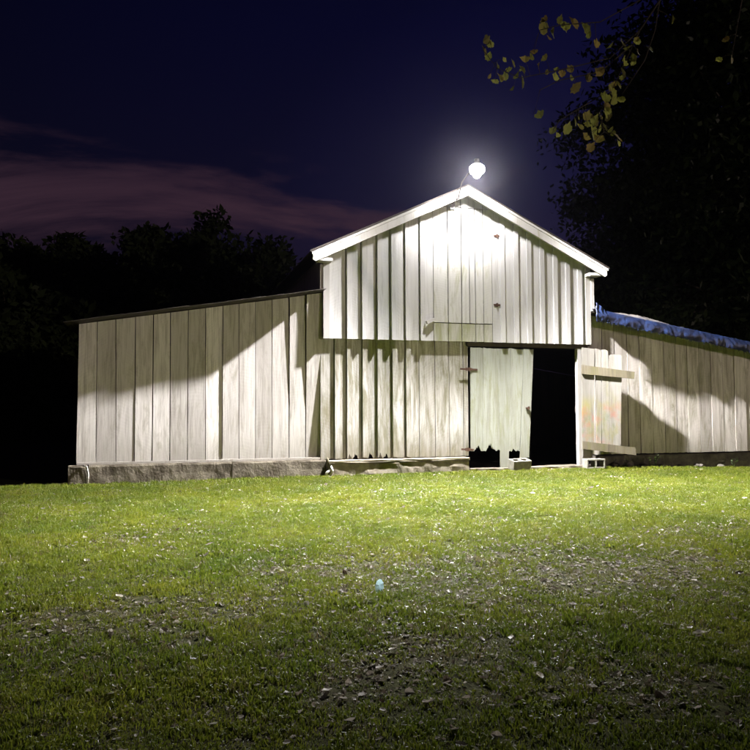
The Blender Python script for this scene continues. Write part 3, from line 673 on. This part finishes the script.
# ------------------------------------------------------------------ blue tarp over the right lean-to edge
def tarp():
    Vv, Ff = [], []; nu, nv = 300, 24; x0, x1 = BW+.04, XR2+.15
    yf = YL-OVR-.03
    for i in range(nu+1):
        t = i/nu; x = x0+(x1-x0)*t; zr = right_roof(x)+.055
        drop = .23+.03*mnoise.noise(Vector((x*1.7, 1, 0)))+.018*mnoise.noise(Vector((x*13, 4, 0)))
        for j in range(nv+1):
            v = j/nv
            if v < .5:
                k = 1-v/.5; y = yf+.02+k*1.1; z = zr+.012+.05*k*(1-k)+.035*max(0, mnoise.noise(Vector((x*2.2, k*3, 7))))+.012*mnoise.noise(Vector((x*9, k*9, 2)))
            else:
                k = (v-.5)/.5; y = yf-.01-.03*math.sin(k*2.5)-.035*mnoise.noise(Vector((x*5, k*1.5, 3)))*k-(.014*mnoise.noise(Vector((x*12, k*2, 9)))+.006*mnoise.noise(Vector((x*30+k*6, k*7, 5))))*(.3+k); z = zr-drop*k
            Vv.append((x, y, z))
    w1 = nv+1
    for i in range(nu):
        for j in range(nv): Ff.append([i*w1+j, (i+1)*w1+j, (i+1)*w1+j+1, i*w1+j+1])
    me = mesh_from(Vv, Ff, 'tarp', True); o = link('tarp', me, M['tarp'])
    o.modifiers.new('thickness', 'SOLIDIFY').thickness = .004
    setp(o, 'crumpled blue tarp hanging over the front edge of the right lean-to roof', 'tarp')
    # frayed fringe as its own part
    Vv, Ff = [], []
    q = random.Random(3)
    for k in range(230):
        x = q.uniform(x0+.02, x1); i = min(nu, int((x-x0)/(x1-x0)*nu)); b = Vector(o.data.vertices[i*w1+nv].co)+Vector((0, -.004, .015)); l = q.uniform(.02, .075); w_ = q.uniform(.004, .012); s = q.uniform(-.02, .02)
        n0 = len(Vv); Vv += [b+Vector((-w_, 0, 0)), b+Vector((w_, 0, 0)), b+Vector((s, -q.uniform(-.01, .02), -l)), b+Vector((0, .006, 0))]
        Ff += [[n0, n0+1, n0+2], [n0+1, n0+3, n0+2], [n0+3, n0, n0+2]]
    link('frayed_edge', mesh_from(Vv, Ff, 'fringe'), M['tarp'], o)['kind'] = 'stuff'
    # gathered bunch at the barn corner
    Vv, Ff = [], []
    for i in range(13):
        a = i/12
        for j in range(9):
            b = j/8
            r = .10+.05*math.sin(j*2.3)+.03*mnoise.noise(Vector((i*.8, j*1.7, 1)))
            Vv.append((BW+.035+.30*b*(.55+.45*a)+.012*math.sin(i*1.3), YL-OVR-.05-.016*math.sin(b*13+a*2)-.03*mnoise.noise(Vector((i*.5, j*.9, 6))), right_roof(BW+.2)+.21-.40*a*(1-.35*b)-.10*b+.012*mnoise.noise(Vector((i, j*.7, 4)))))
    for i in range(12):
        for j in range(8): Ff.append([i*9+j, i*9+j+1, (i+1)*9+j+1, (i+1)*9+j])
    g = link('gathered_corner', mesh_from(Vv, Ff, 'gather', True), M['tarp'], o); g.modifiers.new('thickness', 'SOLIDIFY').thickness = .006
    # torn grey sheet folded on the tarp
    Vv, Ff = [], []; nu2, nv2 = 60, 10
    xa, xb = X(612, YL-OVR, 300), X(692, YL-OVR, 315)
    for i in range(nu2+1):
        t = i/nu2; x = xa+(xb-xa)*t; zr = right_roof(x)+.04
        wv = .10*math.sin(math.pi*min(1, t*1.15+.05))**.6 if t < .87 else .05
        for j in range(nv2+1):
            v = j/nv2; Vv.append((x+.03*mnoise.noise(Vector((v*4, t*5, 2))), YL-OVR-.055+v*.30, zr+.02+wv*math.sin(v*2.2)*(1+.25*mnoise.noise(Vector((x*4, v*3, 8))))-.03*(1-v)+.018*mnoise.noise(Vector((x*14, v*6, 1)))))
    for i in range(nu2):
        for j in range(nv2): Ff.append([i*(nv2+1)+j, (i+1)*(nv2+1)+j, (i+1)*(nv2+1)+j+1, i*(nv2+1)+j+1])
    s_ = link('torn_sheet', mesh_from(Vv, Ff, 'sheet', True), M['canvas']); s_.modifiers.new('thickness', 'SOLIDIFY').thickness = .005
    setp(s_, 'torn grey sheet folded on top of the blue tarp', 'sheet')
tarp()

# ------------------------------------------------------------------ trees
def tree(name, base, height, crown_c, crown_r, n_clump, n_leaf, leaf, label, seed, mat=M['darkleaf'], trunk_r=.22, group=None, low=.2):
    """tapered trunk with limbs; crown of leaf-sized faces gathered in clumps through the crown's volume"""
    q = np.random.default_rng(seed); r_ = random.Random(seed)
    t = setp(empty(name, base), label, 'tree', group); b = Vector(base); C = Vector(crown_c)-b; Rx, Ry, Rz = crown_r
    V_, F_ = [], []
    top = Vector((C.x*.9, C.y*.9, C.z+Rz*.35))
    tp = [Vector((0, 0, -.1)), Vector((.03, .02, height*.15)), top*.45+Vector((.1*r_.uniform(-1, 1), .1, 0)), top*.75, top]
    tube_into(V_, F_, tp, [trunk_r*1.25, trunk_r, trunk_r*.7, trunk_r*.42, trunk_r*.12], 9)
    cl = []
    for k in range(n_clump):
        while True:
            p = q.uniform(-1, 1, 3)
            d = np.linalg.norm(p)
            if .25 < d < 1: break
        p = p*(0.72+.35*d) if d > .5 else p
        nn = 1+.28*mnoise.noise(Vector((p[0]*1.8, p[1]*1.8, p[2]*1.8+seed)))
        c = Vector((C.x+p[0]*Rx*nn, C.y+p[1]*Ry*nn, C.z+p[2]*Rz*nn)); cl.append(c)
        if k < 26:
            s = top*r_.uniform(.35, .85); m_ = (s+c)/2+Vector((0, 0, .12*Rz*r_.uniform(-.3, 1)))
            tube_into(V_, F_, [s, m_, c], [trunk_r*.28, trunk_r*.14, trunk_r*.03], 5)
    link('trunk', mesh_from(V_, F_, 'trunk', True), M['bark'], t)
    cl = np.array([tuple(c) for c in cl]); per = n_leaf//n_clump
    cs = q.uniform(.10, .24, n_clump)*(Rx+Rz)/2
    pos = (cl[:, None, :]+np.clip(q.normal(0, 1, (n_clump, per, 3)), -1.7, 1.7)*cs[:, None, None]*np.array([.8, .8, .55])).reshape(-1, 3)
    n = len(pos)
    a = q.normal(0, 1, (n, 3)); a /= np.linalg.norm(a, axis=1)[:, None]; b2 = q.normal(0, 1, (n, 3)); b2 -= (b2*a).sum(1)[:, None]*a; b2 /= np.linalg.norm(b2, axis=1)[:, None]
    s = q.uniform(.6, 1.3, n)[:, None]*leaf
    P = np.stack([pos-a*s*.9, pos+b2*s*.45-a*s*.1, pos+a*s, pos-b2*s*.45-a*s*.1], 1).reshape(-1, 3)
    me = bpy.data.meshes.new('crown'); me.vertices.add(4*n); me.vertices.foreach_set('co', P.astype(np.float32).ravel())
    me.loops.add(4*n); me.loops.foreach_set('vertex_index', np.arange(4*n, dtype=np.int32)); me.polygons.add(n)
    me.polygons.foreach_set('loop_start', np.arange(0, 4*n, 4, dtype=np.int32)); me.update(calc_edges=True)
    at_ = me.attributes.new('tint', 'FLOAT', 'POINT'); at_.data.foreach_set('value', np.repeat(q.uniform(0, 1, n), 4).astype(np.float32))
    link('crown', me, mat, t); return t

def far_tree(px, py_top, depth, wpx, label, seed, name='woodland_tree'):
    topz = deep(px, py_top, depth).z; base = deep(px, 400, depth); base = (base.x, base.y, gz(base.x, base.y))
    rx_ = wpx/FPX*depth*.5; h = topz
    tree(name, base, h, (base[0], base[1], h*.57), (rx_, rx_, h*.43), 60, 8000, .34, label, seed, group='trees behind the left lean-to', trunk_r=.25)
far = [(-30, 232, 60, 130, 'dark tree at far left edge of the wood behind the lean-to'),
       (40, 236, 52, 90, 'low rounded dark tree above the left frame edge in the wood'),
       (68, 229, 58, 44, 'narrow pointed dark tree standing up left of the tall wood'),
       (105, 246, 50, 80, 'lowest dark tree in the dip of the tree line'),
       (158, 221, 56, 78, 'tall round-topped dark tree, left peak of the highest tree group'),
       (205, 226, 54, 70, 'broad dark tree in the middle of the highest tree group'),
       (254, 235, 52, 80, 'dark tree at the right shoulder of the highest tree group'),
       (300, 262, 55, 70, 'small dark tree in the wood just left of the gable eave'),
       (345, 268, 60, 80, 'dark tree hidden mostly behind the gable'),
       (85, 270, 42, 150, 'wide dark tree low behind the left end of the lean-to'),
       (215, 262, 44, 160, 'wide dark tree directly above the left lean-to roof'),
       (10, 262, 40, 150, 'nearest dark tree at the left frame edge'),
       (5, 240, 62, 90, 'dark tree between the two leftmost crowns of the wood'),
       (128, 236, 60, 80, 'dark tree filling the gap left of the tall group'),
       (182, 228, 62, 80, 'dark tree at the back between the two tallest crowns'),
       (231, 233, 62, 80, 'dark tree at the back right of the tallest crowns'),
       (282, 250, 60, 80, 'dark tree at the back left of the gable eave'),
       (318, 268, 58, 60, 'low dark tree touching the gable eave')]
for i, (px, py, dd, wp, lb) in enumerate(far): far_tree(px, py, dd, wp, lb, 40+i)

for i, (px, dd, wp, hh, lb) in enumerate(((-60, 36, 190, 4.5, 'dark thicket at the left frame edge below the wood'), (30, 34, 150, 4.2, 'dark thicket left of the lean-to corner'), (110, 37, 170, 4.6, 'dark thicket hidden behind the lean-to corner'))):
    b = deep(px, 410, dd); rw = wp/FPX*dd*.5
    tree('thicket', (b.x, b.y, gz(b.x, b.y)), hh, (b.x, b.y, hh*.45), (rw, rw*.7, hh*.55), 60, 7000, .2, lb, 90+i, group='thickets at the foot of the wood', trunk_r=.08)
# big dark tree behind the right lean-to and its neighbours
def big_tree(px, depth, cpy, rx_, rz_, n, leaf, label, seed):
    b = deep(px, 400, depth); base = (b.x, b.y, gz(b.x, b.y)); cz = deep(px, cpy, depth).z
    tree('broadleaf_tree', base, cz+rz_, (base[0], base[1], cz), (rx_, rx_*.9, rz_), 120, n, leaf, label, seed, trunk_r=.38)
big_tree(742, 24, 225, 4.7, 7.6, 60000, .13, 'huge dark leafy tree rising behind the right lean-to', 71)
big_tree(800, 21, 60, 4.4, 7.0, 30000, .14, 'dark tree crown filling the upper right corner', 72)
big_tree(655, 30, 265, 3.6, 3.6, 16000, .17, 'low dark tree behind the blue tarp and gable eave', 73)
big_tree(745, 28, 270, 4.5, 4.0, 16000, .17, 'low dark tree at right frame edge behind the lean-to roof', 74)

# near maple: trunk out of frame on the right, one limb with yellowing leaves hanging into view
def maple_leaf_mesh(seed):
    q = random.Random(seed); pr = [(0, -.55), (.18, -.48), (.36, -.42), (.42, -.20), (.56, .02), (.43, .14), (.38, .38), (.22, .40), (0, .74)]
    pr = [(x*q.uniform(.85, 1.1), y*q.uniform(.9, 1.1)) for x, y in pr]; pr[0] = (0, pr[0][1]); pr[-1] = (0, pr[-1][1])
    V_ = [(0, 0, 0)]+[(x, y, .35*abs(x)+.12*y*y*q.uniform(-1, 1)-.12*x*x) for x, y in pr]+[(-x*q.uniform(.9, 1.1), y, .30*abs(x)+.1*y*y*q.uniform(-1, 1)) for x, y in pr[-2:0:-1]]
    n = len(V_)-1; F_ = [[0, i, i % n+1] for i in range(1, n+1)]
    return mesh_from(V_, F_, 'leaf')
lmesh = [maple_leaf_mesh(k) for k in range(5)]
for me in lmesh: me.materials.append(M['maple'])
tb = deep(985, 400, 8.2); tb.z = gz(tb.x, tb.y)
maple = setp(empty('maple_tree', tb), 'maple whose yellowing limb hangs into the sky at upper right', 'tree')
V_, F_ = [], []
hp = deep(900, -20, 8.0)
tube_into(V_, F_, [Vector((0, 0, -.1)), Vector((.0, .02, 1.5)), Vector((-.05, .05, 3.2)), Vector((.05, .1, 5.5)), Vector((.2, .2, 8.5))], [.30, .24, .21, .16, .05], 12)
link('trunk', mesh_from(V_, F_, 'trunk', True), M['bark'], maple)
V_, F_ = [], []
fork = tb+Vector((-.04, .06, 3.6))
limb = [fork, deep(905, -20, 8.0), deep(820, -75, 7.8), deep(735, -70, 7.6), deep(680, -30, 7.5), deep(640, 30, 7.4), deep(612, 90, 7.4)]
tube_into(V_, F_, [p-fork for p in limb], [.10, .07, .045, .026, .014, .007, .003], 7)
twigs = [[(680, -30), (640, 0), (600, 22), (560, 25), (540, 30)], [(640, 30), (610, 58), (560, 70), (520, 78), (497, 68), (483, 50)], [(632, 45), (600, 72), (560, 80), (540, 90), (534, 114)],
         [(614, 88), (585, 105), (560, 120), (553, 130)], [(660, -2), (655, 30), (645, 60), (625, 90)], [(735, -70), (742, 0), (732, 55)], [(612, 90), (600, 112), (604, 132)]]
for k, tw in enumerate(twigs):
    dd = 7.5-.12*(k % 3)
    tube_into(V_, F_, [deep(x, y, 7.55 if i == 0 else dd-.03*i)-fork for i, (x, y) in enumerate(tw)], [.008]+[.006-.0007*i for i in range(len(tw)-1)], 5)
lb_ = link('limb', mesh_from(V_, F_, 'limb', True), M['bark'], maple, fork-tb)
leafspots = [(486, 40, 9), (484, 52, 9), (489, 57, 8), (497, 66, 7), (500, 78, 10), (509, 70, 9), (517, 76, 10), (522, 83, 11), (513, 64, 8), (525, 60, 11), (531, 57, 9), (538, 66, 8), (495, 82, 8), (543, 28, 13), (552, 33, 12), (566, 27, 9), (574, 24, 12), (585, 30, 13), (540, 115, 10),
             (555, 77, 9), (562, 74, 9), (571, 78, 8), (575, 88, 12), (588, 78, 9), (553, 131, 9), (567, 129, 11), (580, 127, 9), (595, 121, 11), (592, 134, 14), (599, 140, 12), (604, 127, 10), (609, 118, 10), (618, 138, 11), (605, 98, 12), (612, 93, 10), (606, 107, 10), (621, 100, 9), (623, 74, 9), (625, 64, 8), (600, 72, 9), (638, 53, 8), (637, 42, 8), (622, 43, 10), (596, 44, 9), (611, 46, 8), (650, 50, 8), (726, 40, 9), (719, 60, 8), (731, 60, 7), (672, 20, 8), (560, 20, 8), (618, 85, 9), (600, 116, 9), (587, 116, 9), (634, 58, 8), (545, 58, 8), (611, 130, 9)]
q = random.Random(5)
extra_ = []
for (px, py, s) in leafspots:
    if px < 650 and q.random() < .75: extra_.append((px+q.uniform(-9, 9), py+q.uniform(-8, 8), s*q.uniform(.6, .9)))
leafspots += extra_
twp = []
for k, tw in enumerate(twigs):
    for (ax, ay), (bx_, by) in zip(tw[:-1], tw[1:]):
        for t in np.linspace(0, 1, 9): twp.append((ax+(bx_-ax)*t, ay+(by-ay)*t, 7.48-.12*(k % 3)))
PV, PF = [], []
for i, (px, py, s) in enumerate(leafspots):
    near = min(twp, key=lambda c: (c[0]-px)**2+(c[1]-py+6)**2)
    p = deep(px, py, near[2]+q.uniform(-.10, .08)); sz0 = deep(*near)
    mid = (sz0+p)/2+Vector((0, 0, .02)); tube_into(PV, PF, [sz0-fork, mid-fork, p-fork], [.0035, .0026, .0016], 4); sz = s/FPX*7.35*.95
    o = bpy.data.objects.new('leaf', lmesh[i % 5]); col.objects.link(o); o.parent = lb_; o.location = p-fork
    o.rotation_euler = (R(q.uniform(50, 120)), R(q.uniform(-50, 50)), R(q.uniform(-70, 70))); o.scale = (sz*q.uniform(.75, 1.1), sz, sz*q.uniform(.8, 1.8))
link('leaf_stalks', mesh_from(PV, PF, 'stalks'), M['bark'], lb_)['kind'] = 'stuff'

# ------------------------------------------------------------------ lawn and litter (points -> instances)
def gn_instance(pts_obj, coll):
    ng = bpy.data.node_groups.new('scatter', 'GeometryNodeTree')
    ng.interface.new_socket('Geometry', in_out='INPUT', socket_type='NodeSocketGeometry'); ng.interface.new_socket('Geometry', in_out='OUTPUT', socket_type='NodeSocketGeometry')
    gi, go = ng.nodes.new('NodeGroupInput'), ng.nodes.new('NodeGroupOutput')
    ci = ng.nodes.new('GeometryNodeCollectionInfo'); ci.inputs['Collection'].default_value = coll; ci.inputs['Separate Children'].default_value = True; ci.inputs['Reset Children'].default_value = True
    iop = ng.nodes.new('GeometryNodeInstanceOnPoints'); iop.inputs['Pick Instance'].default_value = True
    def attr(nm, typ):
        n = ng.nodes.new('GeometryNodeInputNamedAttribute'); n.data_type = typ; n.inputs['Name'].default_value = nm; return n.outputs[0]
    ng.links.new(gi.outputs[0], iop.inputs['Points']); ng.links.new(ci.outputs[0], iop.inputs['Instance'])
    ng.links.new(attr('kind_index', 'INT'), iop.inputs['Instance Index'])
    rot = ng.nodes.new('FunctionNodeEulerToRotation'); ng.links.new(attr('rot', 'FLOAT_VECTOR'), rot.inputs[0]); ng.links.new(rot.outputs[0], iop.inputs['Rotation'])
    ng.links.new(attr('scl', 'FLOAT_VECTOR'), iop.inputs['Scale']); ng.links.new(iop.outputs[0], go.inputs[0])
    md_ = pts_obj.modifiers.new('scatter', 'NODES'); md_.node_group = ng
def scatter(name, P, rot, scl, idx, coll, label):
    me = bpy.data.meshes.new(name); me.vertices.add(len(P)); me.vertices.foreach_set('co', np.asarray(P, np.float32).ravel())
    a = me.attributes.new('rot', 'FLOAT_VECTOR', 'POINT'); a.data.foreach_set('vector', np.asarray(rot, np.float32).ravel())
    a = me.attributes.new('scl', 'FLOAT_VECTOR', 'POINT'); a.data.foreach_set('vector', np.asarray(scl, np.float32).ravel())
    a = me.attributes.new('kind_index', 'INT', 'POINT'); a.data.foreach_set('value', np.asarray(idx, np.int32))
    me.update(); o = bpy.data.objects.new(name, me); col.objects.link(o); gn_instance(o, coll)
    return setp(o, label, None, None, 'stuff')

def tuft(seed, n, rad, hmin, hmax, wid, mat, lean=.5):
    q = np.random.default_rng(seed); V_, F_, T = [], [], []
    for k in range(n):
        r = rad*math.sqrt(q.random()); a = q.random()*6.283; x, y = r*math.cos(a), r*math.sin(a); h = q.uniform(hmin, hmax); d = q.random()*6.283; l = h*lean*q.uniform(.2, 1.5); w_ = wid*q.uniform(.7, 1.3)
        e = q.random()*6.283; ex, ey = math.cos(e)*w_, math.sin(e)*w_; lx_, ly_ = math.cos(d)*l, math.sin(d)*l; b = len(V_)
        V_ += [(x-ex, y-ey, -.01), (x+ex, y+ey, -.01), (x+lx_*.35+ex*.8, y+ly_*.35+ey*.8, h*.6), (x+lx_*.35-ex*.8, y+ly_*.35-ey*.8, h*.6), (x+lx_, y+ly_, h*(1-.25*min(1, l/h)))]
        F_ += [[b, b+1, b+2, b+3], [b+3, b+2, b+4]]; T += [q.uniform(0, .9)]*5
    me = mesh_from(V_, F_, 'tuft'); me.materials.append(mat)
    a = me.attributes.new('tint', 'FLOAT', 'POINT'); a.data.foreach_set('value', np.asarray(T, np.float32)); return me
def hidden_coll(name, meshes):
    c = bpy.data.collections.new(name)
    for i, me in enumerate(meshes):
        o = bpy.data.objects.new('%s_source' % name, me); c.objects.link(o)
    return c
def vnoise(x, y, f, s): return np.array([mnoise.noise(Vector((a*f, b*f, s))) for a, b in zip(x, y)])
def in_view(x, y, margin=1.3):
    dx, dy = x-CAM.x, y-CAM.y; z = dx*fw.x+dy*fw.y; h = dx*rt.x+dy*rt.y
    return (z > 1.6) & (np.abs(h) < (z*0.515*margin+.6))
def patch(x, y):      # worn, leaf-strewn places as in the photograph
    v = np.zeros_like(x)
    for (px, py, sx, sy, k) in PATCH:
        v += k*np.exp(-(((x-px)/sx)**2+((y-py)/sy)**2))
    return v
def onground(px, py):
    d = ray(px, py); t = 3.0
    for _ in range(400):
        p = CAM+d*t
        if p.z < gz(p.x, p.y): break
        t += .03
    return p
PATCH = []
for (px, py, sx, sy, k) in ((590, 588, 1.3, .8, .9), (420, 655, .75, .55, 1.1), (340, 690, .4, .25, .7), (480, 560, 1.6, .5, .6), (640, 570, 1.3, .4, .6), (200, 610, 1.6, .35, .6), (330, 570, .9, .5, .4), (60, 640, 1.2, .6, .5), (660, 690, .5, .4, .8), (600, 700, .5, .3, .4), (120, 540, 1.0, .4, .3), (700, 530, 1.6, .4, .4)):
    p = onground(px, py); PATCH.append((p.x, p.y, sx, sy, k))

n0 = 92000
x = rng.uniform(-13, 11, n0); y = rng.uniform(-11.6, .12, n0)
k = in_view(x, y) & ~((y > -.22) & (x > -7.1)); x, y = x[k], y[k]
pv = patch(x, y)+.25*vnoise(x, y, 1.3, 4.0)
k = rng.random(len(x)) > np.clip(pv*.55, 0, .5); x, y, pv = x[k], y[k], pv[k]
z = np.array([gz(a, b) for a, b in zip(x, y)])
hn = 1+.45*vnoise(x, y, .9, 1.0)+.55*vnoise(x, y, 3.5, 2.0)-.35*np.clip(pv, 0, 1)
n = len(x); sc = np.clip(hn, .4, 1.6)*rng.uniform(.75, 1.25, n)
rot = np.stack([rng.normal(0, .12, n), rng.normal(0, .12, n), rng.uniform(0, 6.28, n)], 1)
tufts = [tuft(s, 46, .085, .014, .040, .0030, M['grass'], .8) for s in range(5)]+[tuft(9, 22, .08, .02, .05, .002, M['drygrass'], .9), tuft(10, 12, .06, .012, .03, .0095, M['grass'], 2.2), tuft(11, 16, .05, .05, .10, .0028, M['grass'], .7)]
idx = rng.integers(0, 5, n); idx[rng.random(n) < np.clip(.06+.35*pv, .03, .5)] = 5
wn = vnoise(x, y, 1.1, 21.0); idx[(rng.random(n) < np.clip(.05+.5*wn, .01, .4))] = 6; idx[rng.random(n) < .018] = 7
scatter('lawn_grass', np.stack([x, y, z], 1), rot, np.stack([sc**.5, sc**.5, sc], 1), idx, hidden_coll('grass_tuft', tufts), 'short green lawn grass in front of the barn')
# longer tufts along the foundations
m_ = 520; x = rng.uniform(-8, 7.2, m_); y = rng.uniform(-.34, -.12, m_); z = np.array([gz(a, b) for a, b in zip(x, y)])
k = ~((x > .1) & (x < 2.6)); x, y, z = x[k], y[k], z[k]; n = len(x); sc = rng.uniform(.8, 1.9, n)
scatter('wall_grass', np.stack([x, y, z], 1), np.stack([rng.normal(0, .15, n), rng.normal(0, .15, n), rng.uniform(0, 6.28, n)], 1), np.stack([sc**.4, sc**.4, sc], 1), rng.integers(0, 5, n), bpy.data.collections['grass_tuft'], 'longer grass growing along the foot of the barn')

def dead_leaf(seed, mat, curl=.5):
    q = random.Random(seed); V_, F_ = [], []; n = 5
    for i in range(n+1):
        t = i/n; w_ = .32*math.sin(math.pi*min(.97, t*.94+.04))**.7*q.uniform(.8, 1.15); z0 = curl*.35*(t-.5)**2*q.uniform(.6, 1.4)
        V_ += [(-w_, t-.5, z0+curl*w_*q.uniform(.3, .9)), (0, t-.5, z0), (w_, t-.5, z0+curl*w_*q.uniform(.2, .9))]
    for i in range(n):
        for j in (0, 1): F_.append([i*3+j, i*3+j+1, i*3+j+4, i*3+j+3])
    me = mesh_from(V_, F_, 'leaf'); me.materials.append(mat)
    at_ = me.attributes.new('tint', 'FLOAT', 'POINT'); at_.data.foreach_set('value', [q.uniform(0, .3)]*len(V_)); return me
litter_maple = [maple_leaf_mesh(30+k) for k in range(3)]
for me in litter_maple: me.materials.append(M['litter'])
n0 = 260000
x = rng.uniform(-13, 11, n0); y = rng.uniform(-11.6, -.2, n0); k = in_view(x, y); x, y = x[k], y[k]
pv = patch(x, y)+.35*vnoise(x, y, .8, 9.0)+.3*vnoise(x, y, 2.6, 3.0)
k = rng.random(len(x)) < np.clip(.045+.75*pv, .015, .9); x, y, pv = x[k], y[k], pv[k]
z = np.array([gz(a, b) for a, b in zip(x, y)])+rng.uniform(.004, .030, len(x))*(1-.6*np.clip(pv, 0, 1)); n = len(x)
sc = np.clip(rng.lognormal(-3.88, .50, n), .009, .08)
lidx = rng.choice(7, n, p=[.2, .2, .2, .19, .07, .07, .07]); sc = np.where(lidx > 3, sc*.75, sc)
scatter('leaf_litter', np.stack([x, y, z], 1), np.stack([rng.normal(0, .32, n), rng.normal(0, .32, n), rng.uniform(0, 6.28, n)], 1), np.stack([sc, sc, sc], 1), lidx, hidden_coll('litter_leaf', [dead_leaf(s, M['litter'], .4+.25*s) for s in range(4)]+litter_maple), 'small dry fallen leaves scattered through the lawn')

# single larger pale leaves and one small blue piece
single = [(119, 600, .11, 'large pale curled leaf on the grass at lower left'), (87, 563, .10, 'pale leaf on the grass below the left lean-to'), (700, 637, .12, 'large bleached leaf on the grass near right frame edge'), (690, 632, .07, 'small pale leaf just left of the large bleached leaf at right'), (393, 653, .10, 'bleached leaf at the upper end of the bare strewn patch'), (404, 648, .07, 'small bleached leaf touching the top of the bare patch'), (540, 681, .09, 'bleached leaf on the dark grass at lower middle right'), (592, 693, .08, 'pale leaf on the dark grass at lower right'), (257, 690, .06, 'small pale leaf alone on the dark lower left lawn'), (511, 641, .08, 'pale leaf on the green grass right of the bare patch'), (205, 660, .06, 'pale leaf midway on the dark left lawn'), (155, 548, .06, 'pale leaf on the bright left lawn'), (327, 695, .08, 'pale leaf in the lower small bare patch')]
sm = [dead_leaf(60+k, M['paleleaf'], .5+.2*k) for k in range(3)]
for i, (px, py, s, lb) in enumerate(single):
    p = onground(px, py); o = link('fallen_leaf', sm[i % 3], None); o.location = (p.x, p.y, gz(p.x, p.y)+.022); o.scale = (s*.75,)*3; o.rotation_euler = (R(rnd.uniform(-15, 25)), R(rnd.uniform(-20, 20)), R(rnd.uniform(0, 360)))
    setp(o, lb, 'leaf', 'larger pale leaves on the lawn')
p = onground(379, 592); me = dead_leaf(77, M['bluepiece'], .9); o = link('pale_blue_piece', me, None); o.location = (p.x, p.y, gz(p.x, p.y)+.035); o.scale = (.125,)*3; o.rotation_euler = (R(58), R(14), R(-12)); setp(o, 'small pale blue piece in the middle of the lawn', 'scrap')  # small curled pale blue sheet set among the grass

# weeds at the right foundation
def weed(px, py, h, seed, label):
    q = random.Random(seed); b = at(px, py, -.08); b.z = gz(b.x, b.y); root = setp(empty('weed', b), label, 'weed', 'weeds at the right foundation'); V_, F_ = [], []; LV, LF = [], []
    for s in range(4):
        dx, dy = q.uniform(-.08, .08), q.uniform(-.05, .03); hh = h*q.uniform(.6, 1); pts = [Vector((0, 0, -.02)), Vector((dx*.4, dy*.4, hh*.5)), Vector((dx*1.6, dy, hh))]
        tube_into(V_, F_, pts, [.004, .003, .0015], 5)
        for k in range(7):
            t = .25+.75*k/7; p = pts[1].lerp(pts[2], max(0, t*2-1)) if t > .5 else pts[0].lerp(pts[1], t*2); a = q.random()*6.28; l = .07*q.uniform(.6, 1.2); d = Vector((math.cos(a), math.sin(a), .4))*l; e = Vector((-math.sin(a), math.cos(a), 0))*l*.25; n_ = len(LV)
            LV += [p, p+d*.5+e, p+d, p+d*.5-e]; LF.append([n_, n_+1, n_+2, n_+3])
    link('stem', mesh_from(V_, F_, 'stem', True), M['weed'], root); link('foliage', mesh_from(LV, LF, 'foliage'), M['weed'], root)
for i, (px, h, lb) in enumerate(((655, .32, 'tallest thin weed against the dark right foundation'), (650, .24, 'shorter weed just left of the tallest weed at right foundation'), (625, .2, 'low leafy weed near the stones right of the open door'), (734, .22, 'low weed at far right of the right foundation'))): weed(px, 467, h, i, lb)

# ------------------------------------------------------------------ added thin haze round everything, imitates lens glare at the lamp
hz_ = boxobj('haze', -140, 140, -60, 160, -3.0, 40, None)
mh, nt = new_mat('glow_haze'); pv_ = N(nt, 'ShaderNodeVolumePrincipled'); pv_.inputs['Color'].default_value = (0.86, 0.84, 1.0, 1); pv_.inputs['Density'].default_value = 0.00036; pv_.inputs['Anisotropy'].default_value = 0.95
oo = N(nt, 'ShaderNodeOutputMaterial'); nt.links.new(pv_.outputs[0], oo.inputs['Volume']); hz_.data.materials.append(mh)
setp(hz_, 'added thin haze that gives the lamp its glow', None, None, 'stuff')
